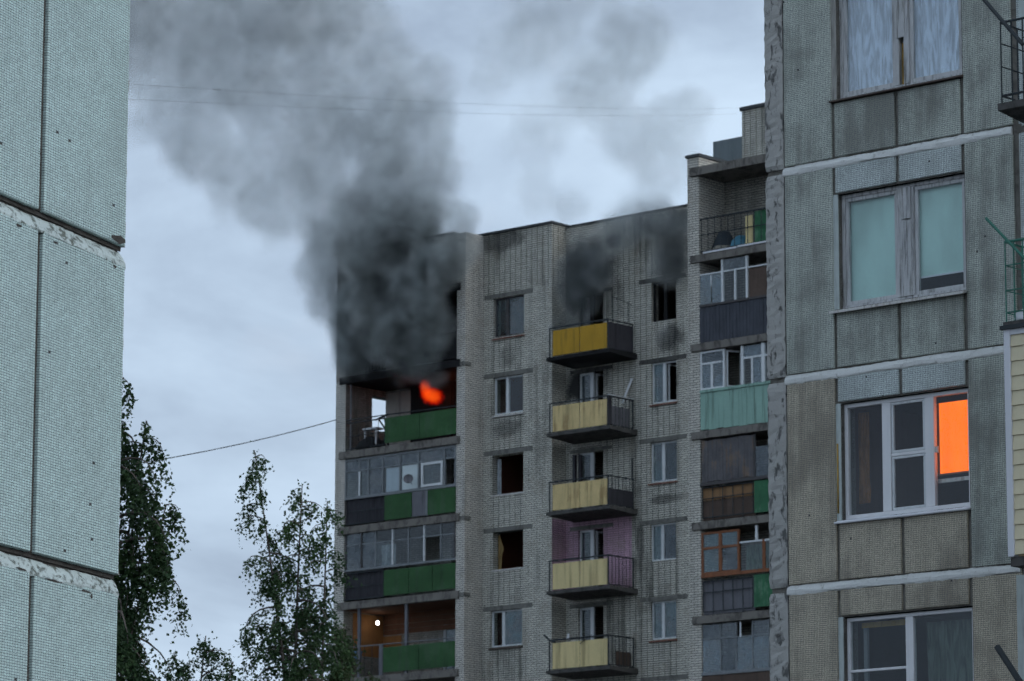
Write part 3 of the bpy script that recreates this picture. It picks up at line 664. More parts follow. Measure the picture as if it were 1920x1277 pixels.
# --- projecting balconies
bxa, bxb, byf = 3.74, 6.46, -.64
PANEL = ['panel_yellow', 'panel_cream', 'panel_cream', 'panel_cream_clean', 'panel_cream_clean']
for k, f in enumerate(FL):
    B = empty('balcony', SR)
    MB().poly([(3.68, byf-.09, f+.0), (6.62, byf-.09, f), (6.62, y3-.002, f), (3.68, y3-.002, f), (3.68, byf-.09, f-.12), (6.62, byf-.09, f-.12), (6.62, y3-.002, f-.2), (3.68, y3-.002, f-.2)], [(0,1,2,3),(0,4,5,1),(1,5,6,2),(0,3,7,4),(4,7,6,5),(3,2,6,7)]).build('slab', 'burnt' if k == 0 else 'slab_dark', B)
    mid = (3.93+6.40)/2
    for (xa, xb) in ((3.91, mid-.012), (mid+.012, 6.42)):
        o = bevel(box('front_panel', PANEL[k], B, xa, xb, byf-.012, byf+.012, f+.045, f+.955), .004)
    tz = f+1.06
    rm = 'rail_dark'
    rail(B, [(bxa, byf, tz), (bxb, byf, tz), (bxb, y3-.03, tz)], .028, rm); rail(B, [(bxb, byf, f+.06), (bxb, y3-.03, f+.06)], .018, rm)
    for (px, py) in ((bxa+.02, byf), (bxb, byf), (bxb, y3-.06)): MB().tube([(px, py, f), (px, py, tz)], .024, 6).build('post', rm, B)
    if k == 0:
        box('side_panel', 'panel_dark', B, bxb-.01, bxb+.012, byf+.03, y3-.08, f+.05, f+.98)
        for (a, b) in (((bxb, byf+.25, tz), (bxb, byf+.25, tz+.85)), ((bxb, y3-.3, tz), (bxb, y3-.3, tz+.8)), ((bxb, byf+.2, tz+.85), (bxb, y3-.1, tz+.7))): rail(B, [a, b], .012, 'rail_dark', 'line_post')
    else:
        nb = 7
        for i in range(1, nb): 
            yy = byf + (y3-.05-byf)*i/nb; MB().tube([(bxb, yy, f+.06), (bxb, yy, tz)], .011, 5).build('baluster', rm, B)
    if k == 1:
        box('side_panel', 'panel_grey', B, bxb-.09, bxb-.07, byf+.15, y3-.15, f+.1, f+.75)
        box('side_cap', 'plank_white', B, bxb-.05, bxb+.05, byf+.03, y3-.05, tz+.03, tz+.055)
        box('corner_sheet', 'panel_dark', B, bxb-.02, bxb+.03, byf-.03, byf+.16, f+.05, tz)
    if k == 2:
        box('side_panel', 'panel_dark', B, bxb-.01, bxb+.012, byf+.03, y3-.08, f+.06, f+.62)
        MB().tube([(bxb, y3-.1, tz), (bxb, y3-.1, tz+.75)], .03, 6).build('line_post', rm, B)
        for xx in (4.05, 4.32): box('shelf_post', 'panel_dark', B, xx, xx+.11, .25, .36, f, f+2.1)
    if k == 4:
        box('side_panel', 'panel_brown', B, bxb-.09, bxb-.07, byf+.5, y3-.1, f+.05, f+.55)
        MB().tube([(3.52, byf-.02, f+1.27), (3.8, byf-.02, f+1.05), (4.05, byf-.02, f+.98)], .035, 6).build('bent_strip', rm, B)
        MB().tube([(5.2, byf-.05, f+.85), (5.75, byf-.05, f+1.12)], .012, 5).build('loose_rod', rm, B)
def local(root, p): return (Matrix.Translation(root.location) @ Matrix.Rotation(root.rotation_euler.z, 4, 'Z')) @ Vector(p)
def place(o, root): o.location = root.location; o.rotation_euler = root.rotation_euler; return o
o = place(MB().poly([(6.05, .55, 24.45), (6.13, .55, 24.42), (6.46, .70, 25.28), (6.38, .70, 25.32), (6.05, .57, 24.45), (6.13, .57, 24.42), (6.46, .72, 25.28), (6.38, .72, 25.32)], [(0,1,2,3),(4,7,6,5),(0,4,5,1),(1,5,6,2),(2,6,7,3),(3,7,4,0)]).build('white_board', 'plank_white'), SR)
tag(o, 'white board leaning on the brick wall above a rusty yellow balcony', 'board')
o = place(MB().lathe([(.001, 0), (.07, .0), (.075, .1), (.03, .17), (.045, .2), (.045, .25), (.001, .26)], 12, (4.47, -.45, 16.09)).build('bottle', 'sheet_white', None, True), SR); tag(o, 'small white bottle standing on the lowest cream balcony rail', 'bottle')

# --- left-wing loggias
lx = lambda p: -5.985 + (p-645)*.0265
def loggia_rail(P, z, x0, x1, m='rail_dark', step=.16, h=1.05):
    rail(P, [(x0, yL+.03, z+h), (x1, yL+.03, z+h)], .026, m); rail(P, [(x0, yL+.03, z+.08), (x1, yL+.03, z+.08)], .02, m); rail(P, [(x0, yL+.03, z+.55), (x1, yL+.03, z+.55)], .014, m)
    k = int((x1-x0)/step)
    for i in range(k+1):
        x = x0 + (x1-x0)*i/k; MB().tube([(x, yL+.03, z+.06), (x, yL+.03, z+h)], .012, 5).build('baluster', m, P)
XA, XB = -5.975, -.43
# above the fire (in the smoke)
Lg = empty('loggia', SR); loggia_rail(Lg, 26.55, XA, -3.97); box('front_panel', 'burnt', Lg, -3.95, XB, yL, yL+.03, 26.62, 27.6)  # front panel blackened to stand in for the smoke and darkness over it
# burning loggia
Lg = empty('loggia', SR); z = 23.75; loggia_rail(Lg, z, XA, -3.99, step=.33)
for (xa, xb) in ((-3.95, -2.24), (-2.22, XB)): box('front_panel', 'panel_green', Lg, xa, xb, yL-.005, yL+.02, z+.11, z+1.04)
rail(Lg, [(-3.99, yL+.03, z+1.17), (XB, yL+.03, z+1.12)], .024, 'rail_dark'); rail(Lg, [(XA, yL+.03, z+1.17), (-3.99, yL+.03, z+1.17)], .022, 'rail_dark')
MB().tube([(-5.75, yL+.05, z), (-5.75, yL+.05, z+2.5)], .03, 6).build('post', 'panel_grey', Lg)
f = frame_rect(MB(), -2.55, -.85, 25.0, 26.15, LB+.05, LB+.12, .06); f.box(-1.75, -1.65, LB+.05, LB+.12, 25.06, 26.09); f.build('window_frame', 'burnt', Lg)
box('burnt_door', 'burnt', Lg, -3.2, -2.62, LB-.05, LB-.015, 23.8, 26.2)
jk = place(MB().box(-5.25, -4.55, yL+.15, yL+.55, 24.5, 24.56).box(-5.2, -5.15, yL+.2, yL+.25, 23.75, 24.5).box(-4.65, -4.6, yL+.2, yL+.25, 23.75, 24.5).build('folding_table', 'plank_white'), SR); tag(jk, 'pale folding table standing on the burning loggia behind the railing', 'table')
jk = place(MB().tube([(-4.45, yL+.3, 23.76), (-4.15, yL+.35, 24.3), (-4.3, yL+.3, 24.95)], .05, 6, 0, .03).tube([(-4.05, yL+.3, 23.76), (-4.3, yL+.35, 24.5), (-4.6, yL+.3, 24.9)], .04, 6, 0, .03).tube([(-4.75, yL+.32, 24.85), (-4.1, yL+.32, 25.0)], .035, 6).build('broken_chair', 'burnt'), SR); tag(jk, 'dark broken chair frame against the bright opening of the burning loggia', 'chair')
jk = place(MB().lathe([(.001, .55), (.25, .5), (.5, .3), (.62, .1), (.6, 0), (.001, 0)], 12, (-5.1, yL+.5, 23.751)).build('burnt_heap', 'burnt', None, True), SR); tag(jk, 'charred heap on the burning loggia floor under the table', 'debris')
# glazed loggia below
Lg = empty('loggia', SR); z = 20.95
loggia_rail(Lg, z, XA, -4.0, step=.2); box('rail_backing', 'panel_dark', Lg, XA, -4.0, yL+.10, yL+.12, z+.08, z+1.0)
for (xa, xb, m) in ((-3.95, lx(773), 'panel_green'), (lx(774), lx(799), 'panel_grey'), (lx(803), XB, 'panel_green')): box('front_panel', m, Lg, xa, xb, yL-.005, yL+.02, z+.08, z+.98)
MB().box(lx(799.5), lx(802.5), yL-.012, yL+.02, z+.06, z+.98).build('panel_strip', 'frame_grey', Lg)
f = MB(); f.box(XA, XB, yL+.0, yL+.08, z+1.0, z+1.10); f.box(XA, XB, yL+.0, yL+.08, z+2.42, z+2.50)
posts = [lx(p) for p in (646, 672, 690, 717, 750, 785, 833, 853)]
for p in posts: f.box(p-.035, p+.035, yL+.005, yL+.075, z+1.1, z+2.42)
f.box(XA, XB, yL+.01, yL+.06, z+2.02, z+2.06)
f.build('glazing_frame', 'frame_grey', Lg)
box('pale_mullion', 'frame_white', Lg, lx(672), lx(675), yL-.002, yL+.003, z+1.1, z+2.0)
f = MB(); frame_rect(f, lx(790), lx(830), z+1.12, z+2.0, yL-.004, yL+.05, .09); f.build('sash', 'frame_white', Lg)
gm = ['glass_dusty', 'glass_dusty', 'glass_frosted', 'glass', 'glass', 'glass_dusty', None]
for i in range(7):
    a, b = posts[i]+.036, posts[i+1]-.036
    if gm[i]: pane(Lg, a, b, z+1.1, z+2.02, yL+.035, gm[i])
    pane(Lg, a, b, z+2.06, z+2.42, yL+.035, 'glass_frosted')
box('white_screen', 'shade_white', Lg, lx(753), lx(782), yL+.05, yL+.06, z+1.12, z+2.0)
box('pale_screen', 'screen_pale', Lg, lx(723), lx(747), yL+.05, yL+.06, z+1.12, z+1.98)
# satellite dish on its bracket
dish = MB().lathe([(.001, .0), (.08, -.012), (.15, -.045), (.18, -.075), (.185, -.07), (.15, -.03), (.08, .004), (.001, .014)], 18, (0,0,0), 'Y').build('satellite_dish', 'panel_grey', None, True)
dish.location = local(SR, (lx(776), yL-.26, 22.36)); dish.rotation_euler = (R_(-18), 0, UANG + R_(35)); tag(dish, 'small dark satellite dish against a white screen on a glazed loggia', 'satellite dish')
MB().tube([(0, .0, 0), (.05, .13, -.05), (.1, .24, -.06)], .014, 6).build('bracket', 'rail_dark', dish); MB().tube([(0, -.02, -.16), (0, -.2, -.05)], .009, 5).build('feed_arm', 'rail_dark', dish)
# second glazed loggia
Lg = empty('loggia', SR); z = 18.17
loggia_rail(Lg, z, XA, -4.0, step=.2); box('rail_backing', 'panel_dark', Lg, XA, -4.0, yL+.10, yL+.12, z+.08, z+1.05)
for (xa, xb) in ((-3.95, lx(768)), (lx(769), lx(812)), (lx(813), XB)): box('front_panel', 'panel_green', Lg, xa, xb, yL-.005, yL+.02, z+.1, z+1.02)
f = MB(); f.box(XA, XB, yL, yL+.08, z+1.12, z+1.20); f.box(XA, XB, yL+.02, yL+.07, z+2.06, z+2.10)
f.build('glazing_frame', 'frame_grey', Lg)
posts = [lx(p) for p in (648, 678, 705, 737, 767, 796, 827, 853)]; pm = ['frame_dark', 'frame_dark', 'frame_grey', 'frame_white', 'frame_grey', 'frame_white', 'frame_grey', 'frame_dark']
for p, m in zip(posts, pm): box('glazing_post', m, Lg, p-.03, p+.03, yL+.005, yL+.075, z+1.2, z+2.52)
gm = ['glass_frosted', 'glass_frosted', 'glass_dusty', 'glass', 'glass', None, 'glass']
for i in range(7):
    a, b = posts[i]+.031, posts[i+1]-.031
    if gm[i]: pane(Lg, a, b, z+1.2, z+2.06, yL+.035, gm[i])
    pane(Lg, a, b, z+2.10, z+2.5, yL+.035, 'glass_frosted' if i < 2 else 'glass')
curtain(lx(708), lx(735), z+1.2, z+2.0, yL+.25, 'curtain_pale', 'grey-white curtain behind the lower glazed loggia of the burning block', SR, 18, .02, 12)
# open loggia with the lit bulb
Lg = empty('loggia', SR); z = 15.39
for (xa, xb) in ((-3.95, -2.2), (-2.18, XB)): box('front_panel', 'panel_green', Lg, xa, xb, yL-.005, yL+.02, z+.1, z+1.0)
rail(Lg, [(XA, yL+.03, z+1.12), (XB, yL+.03, z+1.12)], .024, 'rail_grey')
for p in (674, 763): box('post', 'panel_grey', Lg, lx(p)-.06, lx(p)+.06, yL+.02, yL+.1, z, z+2.52)
box('post', 'panel_grey', Lg, lx(713), lx(720), yL+.02, yL+.06, z, z+1.1)
for i in range(5): MB().tube([(XA+.3+i*.38, yL+.03, z+.05), (XA+.3+i*.38, yL+.03, z+1.12)], .012, 5).build('baluster', 'rail_dark', Lg)
for i in range(9): box('ceiling_board', 'ceiling_wood', Lg, XA, XB, yL+.15+i*.21, yL+.15+i*.21+.195, z+2.49, z+2.505)
for i in range(4): box('wall_board', 'ceiling_wood', Lg, XA+.02, XB-.02, LB-.03, LB-.005, z+1.75+i*.19, z+1.75+i*.19+.175)
box('wall_lining', 'wall_ochre', Lg, XA, -5.35+.3, LB-.045, LB-.032, z+.95, z+1.7); box('side_lining', 'wall_ochre', Lg, XA+.001, XA+.012, yL+.5, LB-.05, z+.9, z+2.45)
f = frame_rect(MB(), -3.0, -2.25, 15.5, 17.45, LB+.02, LB+.1, .11); f.box(-1.38, -1.2, LB+.02, LB+.1, 15.5, 17.45); f.box(-2.25, -.7, LB+.02, LB+.1, 17.36, 17.45); f.build('window_frame', 'frame_white', Lg)
pane(Lg, -2.89, -2.36, 15.6, 17.34, LB+.06, 'glass_teal')
bulb = MB().lathe([(.001, -.075), (.03, -.07), (.055, -.045), (.066, -.01), (.06, .03), (.035, .06), (.02, .075), (.001, .078)], 14).build('lamp_bulb', 'bulb_glow', None, True)
bulb.location = local(SR, (-5.39, .24, 17.49)); tag(bulb, 'bright white bulb glowing on the open loggia beside the tree', 'lamp')
MB().lathe([(.022, .079), (.022, .13), (.008, .14), (.006, .30), (.001, .30)], 8).build('cord', 'cable_black', bulb)
pl = bpy.data.lights.new('bulb_light', 'POINT'); pl.energy = .7; pl.color = (1, .85, .65); pl.shadow_soft_size = .08
po = bpy.data.objects.new('bulb_light', pl); COL.objects.link(po); po.location = local(SR, (-5.30, .0, 17.40))
o = place(MB().lathe([(.001, 0), (.17, 0), (.21, .35), (.23, .44), (.215, .44), (.19, .36), (.15, .02), (.001, .02)], 16, (-5.62, yL+.33, 15.95)).build('bucket', 'cloth_blue', None, True), SR); o.location = o.location + Vector((0,0,0)); tag(o, 'faded blue bucket hanging inside the open loggia by the tree', 'bucket')

# ================================================================== second brick block (right, nearer)
RR = empty('brick_apartment_block', None, (5.58392, 118.70897, 0), UANG)
tag(RR, 'brick apartment block with patchwork glazed loggias, half hidden behind the grey panel building', 'building')
bevel(box('brick_pier', 'brick_corner', RR, -.20, .265, 0, 1.35, 0, 29.33), .01); box('pier_coping', 'coping_metal', RR, -.24, .32, -.05, 1.4, 29.335, 29.43)
box('end_wall', 'brick_corner', RR, -.195, .26, 1.36, 9.8, 0, 29.0)
box('brick_wall', 'brick_recess', RR, .27, 9, 1.25, 1.5, 0, 29.0)
RFL = [26.21, 23.42, 20.68, 17.88, 15.0, 12.2]
box('roof_slab', 'slab_concrete', RR, -.02, 9, -.12, 9.8, 28.72, 28.98)
for z in RFL: box('loggia_slab', 'slab_concrete', RR, -.04, 9, -.08, 1.24, z-.235, z-.002)
box('loggia_divider', 'brick_corner', RR, 4.21, 4.66, .0, 1.24, 0, 28.715)
rx = lambda p: .265 + (p-1311)*.0208
X0, X1 = .275, 4.2
# top: open, cluttered
Lg = empty('loggia', RR); z = 26.21
rail(Lg, [(X0, .04, z+1.12), (X1, .04, z+1.12)], .028, 'rail_dark'); rail(Lg, [(X0, .04, z+.62), (X1, .04, z+.62)], .016, 'rail_dark'); rail(Lg, [(X0, .04, z+.1), (X1, .04, z+.1)], .016, 'rail_dark')
for i in range(15): MB().tube([(X0+.05+i*.26, .04, z), (X0+.05+i*.26, .04, z+1.12)], .013, 5).build('baluster', 'rail_dark', Lg)
box('edge_strip', 'trim_white', Lg, rx(1322), rx(1385), -.10, .0, z+.0, z+.05); box('edge_strip', 'trim_white', Lg, rx(1387), X1, -.10, .0, z+.015, z+.065)
box('green_sheet', 'panel_green_bright', Lg, rx(1410), X1, .12, .14, z+.03, z+1.1); box('cream_sheet', 'panel_cream_clean', Lg, rx(1395), rx(1408), .10, .12, z+.03, z+1.0)
tb = MB().lathe([(.001, .5), (.18, .47), (.33, .34), (.40, .16), (.37, .0), (.001, 0)], 18).build('tarp_bundle', 'tarp_blue', None, True); tb.location = local(RR, (rx(1377), .42, 26.21)); tb.scale = (1, .7, 1); tb.rotation_euler = (0,0,.4); tag(tb, 'blue tarpaulin bundle on the open top loggia floor', 'tarpaulin')
tb = MB().lathe([(.001, .3), (.2, .27), (.36, .12), (.4, .0), (.001, 0)], 14).build('cloth_heap', 'cloth_tan', None, True); tb.location = local(RR, (rx(1340), .42, 26.21)); tb.scale = (1.1, .7, 1); tag(tb, 'tan cloth heap left of the blue tarpaulin on the top loggia', 'cloth')
tb = MB().lathe([(.001, .85), (.14, .8), (.26, .5), (.34, .2), (.3, .0), (.001, 0)], 10).build('dark_sack', 'cloth_dark', None, True); tb.location = local(RR, (rx(1330), .75, 26.21)); tb.scale = (1.2, .8, 1); tag(tb, 'dark sack standing in the left corner of the top loggia', 'sack')
def planks(P, x0, x1, z0, z1, m, w=.12, y=-.005):
    k = max(1, round((x1-x0)/w)); w = (x1-x0)/k
    for i in range(k): box('plank', m, P, x0+i*w+.004, x0+(i+1)*w-.004, y+rng.uniform(-.006, .006), y+.022, z0+rng.uniform(-.015, .015), z1+rng.uniform(-.015, .015))
# second: patched glazing over dark boards
Lg = empty('loggia', RR); z = 23.42
planks(Lg, X0, X1, z+.02, z+1.12, 'plank_dark', .13); box('cap_rail', 'frame_dark', Lg, X0, X1, -.04, .06, z+1.13, z+1.2)
f = MB()
for p in (1354, 1400): f.box(rx(p)-.035, rx(p)+.035, 0, .07, z+1.2, z+2.52)
f.box(rx(1378)-.03, rx(1378)+.03, 0.002, .06, z+1.2, z+2.15); f.box(rx(1333)-.015, rx(1333)+.015, -.003, .02, z+1.75, z+2.1); f.box(X0, X1, .005, .05, z+2.13, z+2.17); f.build('glazing_frame', 'frame_white', Lg)
pane(Lg, X0, rx(1332), z+1.2, z+2.12, .02, 'glass_milky'); pane(Lg, rx(1334), rx(1352), z+1.2, z+2.12, .02, 'glass_milky')
pane(Lg, rx(1356), rx(1398), z+2.17, z+2.52, .03, 'glass_frosted'); pane(Lg, rx(1356), rx(1376.5), z+1.2, z+2.13, .03, 'glass'); pane(Lg, rx(1379.5), rx(1398), z+1.2, z+2.13, .03, 'glass')
box('board_infill', 'panel_brown', Lg, rx(1403), X1, .03, .05, z+1.2, z+2.1)
# third: white glazing over pale green boards
Lg = empty('loggia', RR); z = 20.68
planks(Lg, X0, X1, z+.03, z+1.18, 'panel_pale_green', .3); box('cap_rail', 'panel_pale_green', Lg, X0, X1, -.04, .06, z+1.19, z+1.27)
f = MB(); frame_rect(f, X0, rx(1357), z+1.27, z+2.48, 0, .07, .06); f.box(X0+.06, rx(1352), .002, .06, z+2.06, z+2.12); f.box(rx(1331), rx(1335), .003, .06, z+1.33, z+2.06)
f.box(rx(1388), rx(1392.5), 0, .07, z+1.27, z+2.48); f.box(rx(1392.5), X1, .002, .06, z+2.06, z+2.12); f.box(rx(1407), rx(1410), .003, .06, z+1.27, z+2.06); f.box(rx(1426), rx(1432), 0, .07, z+1.27, z+2.48); f.build('glazing_frame', 'frame_white', Lg)
for (a, b, c, d, m) in ((1314, 1331, 1.3, 2.06, 'glass_milky'), (1335, 1353, 1.3, 2.06, 'glass_milky'), (1314, 1353, 2.12, 2.44, 'glass_frosted'), (1393, 1407, 1.27, 2.06, 'glass'), (1410, 1426, 1.27, 2.06, 'glass_milky'), (1393, 1426, 2.12, 2.46, 'glass_milky'), (1432, 1470, 1.27, 2.46, 'glass')): pane(Lg, rx(a), rx(b), z+c, z+d, .03, m)
o = frame_rect(MB(), 0, .5, z+1.3, z+2.44, -.02, .02, .05).build('open_sash', 'frame_white', Lg); o.location = (rx(1358), .08, 0); o.rotation_euler = (0,0,R_(62))
# fourth: weathered boards over a cluttered railing
Lg = empty('loggia', RR); z = 17.88
planks(Lg, X0+.05, rx(1410), z+1.22, z+2.5, 'plank_weathered', .115); box('cap_rail', 'frame_dark', Lg, X0, X1, -.04, .06, z+1.1, z+1.2)
pane(Lg, rx(1413), X1, z+1.2, z+2.12, .02, 'glass_frosted'); box('post', 'frame_dark', Lg, rx(1410)+.005, rx(1413), 0, .06, z+1.2, z+2.5)
def grille(P, z, x0, x1, m='rail_dark'):
    rail(P, [(x0, .02, z+.12), (x1, .02, z+.12)], .018, m); rail(P, [(x0, .02, z+.70), (x1, .02, z+.72)], .016, m); rail(P, [(x0, .02, z+1.04), (x1, .02, z+1.04)], .018, m)
    k = int((x1-x0)/.36)
    for i in range(k+1): MB().tube([(x0+(x1-x0)*i/k, .02, z+(.0 if i % 3 == 1 else .12)), (x0+(x1-x0)*i/k, .02, z+1.06)], .016, 5).build('baluster', m, P)
grille(Lg, z, X0+.05, rx(1408)); box('backing', 'panel_orange', Lg, X0, rx(1409), .09, .11, z+.66, z+1.06); box('backing', 'panel_brown', Lg, X0, rx(1409), .10, .12, z+.04, z+.65); box('green_panel', 'panel_green_bright', Lg, rx(1411), X1, .0, .02, z+.1, z+1.07)
# fifth: rust-brown glazing over grille
Lg = empty('loggia', RR); z = 15.0
f = MB(); f.box(X0, X1, -.03, .06, z+1.16, z+1.26); frame_rect(f, X0, rx(1382), z+1.26, z+2.55, 0, .07, .065); f.box(X0+.065, rx(1379), .003, .065, z+2.02, z+2.09); f.box(rx(1344), rx(1349), .002, .068, z+1.33, z+2.48); f.box(rx(1425), rx(1429), 0, .06, z+1.26, z+2.15); f.build('glazing_frame', 'frame_rust', Lg)
box('pale_mullion', 'frame_white', Lg, rx(1412), rx(1416), .0, .05, z+2.16, z+2.6); box('transom', 'frame_white', Lg, rx(1383), X1, .002, .05, z+2.1, z+2.155)
for (a, b, c, d, m) in ((1314, 1344, 1.32, 2.02, 'glass_teal'), (1349, 1379, 1.32, 2.02, 'glass_frosted'), (1314, 1344, 2.09, 2.49, 'glass_teal'), (1349, 1379, 2.09, 2.49, 'glass_teal'), (1385, 1425, 1.27, 2.1, 'glass'), (1429, 1480, 1.27, 2.1, 'glass')): pane(Lg, rx(a), rx(b), z+c, z+d, .03, m)
curtain(rx(1388), rx(1460), z+1.2, z+2.05, .2, 'curtain_green', 'green curtain behind the rust-brown framed loggia glazing', RR, 14, .03, 15)
grille(Lg, z, X0+.05, rx(1406)); box('backing', 'panel_grey', Lg, X0, rx(1407), .10, .12, z+.04, z+1.06); box('green_panel', 'panel_green_bright', Lg, rx(1409), X1, .0, .02, z+.12, z+1.1)
# sixth: dusty grey glazing
Lg = empty('loggia', RR); z = 12.2
f = MB(); f.box(X0, X1, -.03, .06, z+.98, z+1.08)
for p in (1346, 1375, 1405, 1435): f.box(rx(p)-.02, rx(p)+.02, 0, .06, z+1.08, z+2.52)
f.box(X0, X1, .002, .055, z+2.06, z+2.1); f.build('glazing_frame', 'frame_grey', Lg)
ps = [X0]+[rx(p) for p in (1346, 1375, 1405, 1435)]+[X1]
for i in range(5):
    pane(Lg, ps[i]+.02, ps[i+1]-.02, z+1.08, z+2.06, .03, ['glass_milky', 'glass_frosted', 'glass_milky', 'glass_milky', 'glass_frosted'][i])
    if i != 2: pane(Lg, ps[i]+.02, ps[i+1]-.02, z+2.1, z+2.52, .03, 'glass_frosted')
box('pale_mullion', 'frame_white', Lg, rx(1382), rx(1385), -.003, .0, z+2.06, z+2.52)
box('front_panel', 'panel_brown', Lg, X0, X1, .0, .02, z+.05, z+.97)

# ================================================================== cables
def cable(p, q, sag, r, label):
    p, q = Vector(p), Vector(q); n = 24
    o = MB().tube([p.lerp(q, i/n) - Vector((0,0,sag*4*(i/n)*(1-i/n))) for i in range(n+1)], r, 5).build('overhead_cable', 'cable_black', None, True)
    return tag(o, label, 'cable')
cable(local(SR, (-6.48, -.9, 25.02)), (-13.5, 100., 16.3), .25, .016, 'dark overhead cable sloping from the burning block down to the left')
cable((7.9, 134., 34.7), (-8.07, 48.9, 14.2), .2, .002, 'upper of two thin wires crossing the smoky sky')
cable((7.9, 134., 34.5), (-8.07, 48.9, 13.95), .2, .002, 'lower of two thin wires crossing the smoky sky')

# ================================================================== trees
def birch(name, label, base, stems, leaf, seed, leaf_size, spread, twig_len, density, droop=1.0):
    r = random.Random(seed); root = empty(name, None, base); tag(root, label, 'tree', 'birches in front of the burning block')
    wood = MB(); lv, lf = [], []
    def leaf_at(p):
        s = leaf_size*r.uniform(.6, 1.25)
        d = Vector((r.gauss(0, 1), r.gauss(0, 1), r.gauss(-.7, .8))).normalized(); a = d.cross(Vector((r.gauss(0, 1), r.gauss(0, 1), r.gauss(0, 1)))).normalized()
        b = len(lv); lv.extend([p, p + d*s*.55 + a*s*.42, p + d*s*1.15, p + d*s*.5 - a*s*.42]); lf.append((b, b+1, b+2, b+3))
    for (tip, z_from, rmax, ntw, thick) in stems:
        tip = Vector(tip); bend = Vector((r.uniform(-.3, .3), r.uniform(-.3, .3), 0)); n = 14
        path = [Vector((0,0,0)).lerp(tip, i/n) + bend*math.sin(math.pi*i/n) + Vector((tip.x, tip.y, 0))*(-.35*math.sin(math.pi*i/n)) for i in range(n+1)]
        wood.tube(path, thick, 7, 0, .012)
        def at(t):
            i = min(int(t*n), n-1); return path[i].lerp(path[i+1], t*n-i)
        nb = int(ntw)
        for b in range(nb):
            t = z_from + (1-z_from)*(b+r.random())/nb
            k = (1-t)/(1-z_from); L = rmax*(.20 + .95*k**.6)*r.uniform(.35, 1.3)
            p0 = at(min(t, .999)); az = r.uniform(0, 6.283); up = r.uniform(.0, .8)
            dir_ = Vector((math.cos(az), math.sin(az), up)).normalized(); pts = [p0]; m = 6
            for q in range(1, m+1):
                dir_ = (dir_ + Vector((0,0,-.20*droop*q/2)) + Vector((r.gauss(0,.12), r.gauss(0,.12), 0))).normalized(); pts.append(pts[-1] + dir_*L/m)
            wood.tube(pts, .022*(.4+L), 4, 0, .004)
            for q in range(2, m+1):
                for s in range(max(1, int(density*(1 + L)*r.uniform(.3, 1.5)))):
                    a = pts[q-1].lerp(pts[q], r.random()); tl = twig_len*r.uniform(.35, 1.3)
                    dd = Vector((r.gauss(0, spread), r.gauss(0, spread), -1*droop + r.gauss(0,.35))).normalized(); c = a; steps = max(3, int(tl/.055))
                    for u in range(steps):
                        dd = (dd + Vector((r.gauss(0,.12), r.gauss(0,.12), -.10*droop))).normalized(); c = c + dd*tl/steps
                        if r.random() < .86: leaf_at(c + Vector((r.gauss(0,.025), r.gauss(0,.025), r.gauss(0,.025))))
        # leading shoot
        for u in range(40): leaf_at(at(1-.06*r.random()) + Vector((r.gauss(0,.07), r.gauss(0,.07), r.gauss(.03,.1))))
    wood.build('trunk', 'bark', root, True)
    me = bpy.data.meshes.new('crown'); me.from_pydata([tuple(v) for v in lv], [], lf); me.materials.append(MATS[leaf])
    o = bpy.data.objects.new('crown', me); COL.objects.link(o); o.parent = root
    return len(lf)
nl = 0
nl += birch('birch_tree', 'tall weeping birch beside the left panel building', (-7.75, 75, 0), [((.05, 0, 14.75), .40, 2.0, 66, .13), ((.62, .4, 13.9), .45, 1.45, 34, .07), ((1.1, -.2, 12.2), .5, 1.3, 30, .07)], 'leaf_birch_dark', 3, .075, .28, .75, 4.2, 1.2)
nl += birch('birch_tree', 'branching birch growing in front of the burning block', (-5.0, 95, 0), [((-1.32, 0, 16.4), .55, 1.35, 32, .08), ((-.15, .3, 15.6), .48, 1.8, 42, .11), ((.5, -.3, 15.1), .45, 1.6, 36, .09), ((-.9, .3, 13.6), .5, 1.6, 26, .07)], 'leaf_birch', 11, .078, .42, .5, 3.4, .85)
nl += birch('birch_tree', 'broad leafy tree at the foot of the burning block', (-4.25, 97, 0), [((.1, 0, 12.3), .45, 1.3, 60, .12), ((-.9, .3, 12.8), .45, 1.4, 56, .1), ((.75, .2, 11.1), .45, 1.0, 44, .08)], 'leaf_low', 21, .085, .5, .45, 4.2, .7)
nl += birch('birch_tree', 'low round tree between the two tall birches', (-6.65, 85, 0), [((0, 0, 10.75), .5, 1.3, 40, .1), ((.6, .1, 10.2), .5, 1.1, 30, .08), ((-.7, .1, 10.4), .5, 1.1, 30, .08)], 'leaf_birch_dark', 31, .072, .5, .4, 4.0, .7)
print('leaves', nl)

# ================================================================== fire and smoke
fl = empty('flame', None, SR.location, UANG); tag(fl, 'orange-red flame bursting from the loggia window under the smoke', 'fire')
def flame_mat():
    t = NT('flame_volume'); v = t.obj()
    ln = t.N('ShaderNodeVectorMath', {0: v}, operation='LENGTH').outputs['Value']
    n = t.noise(t.scale(v, 3.2, 3.2, 2.0), 1.2, 4, .6, .6)
    fall = t.maprange(t.math('ADD', ln, t.math('MULTIPLY', t.math('SUBTRACT', n, .5), .9)), .35, .9, 1., 0.)
    core = t.math('MULTIPLY', fall, fall)
    col = t.mix(core, (1., .006, .0, 1), (1., .12, .008, 1))
    e = t.N('ShaderNodeEmission', {0: col, 1: t.math('MULTIPLY', fall, 2.6)}); ab = t.N('ShaderNodeVolumeAbsorption', {0: (.1, .05, .03, 1), 1: t.math('MULTIPLY', fall, 3.)})
    a = t.N('ShaderNodeAddShader', {0: e.outputs[0], 1: ab.outputs[0]}); t.t.links.new(a.outputs[0], t.out.inputs['Volume'])
flame_mat()
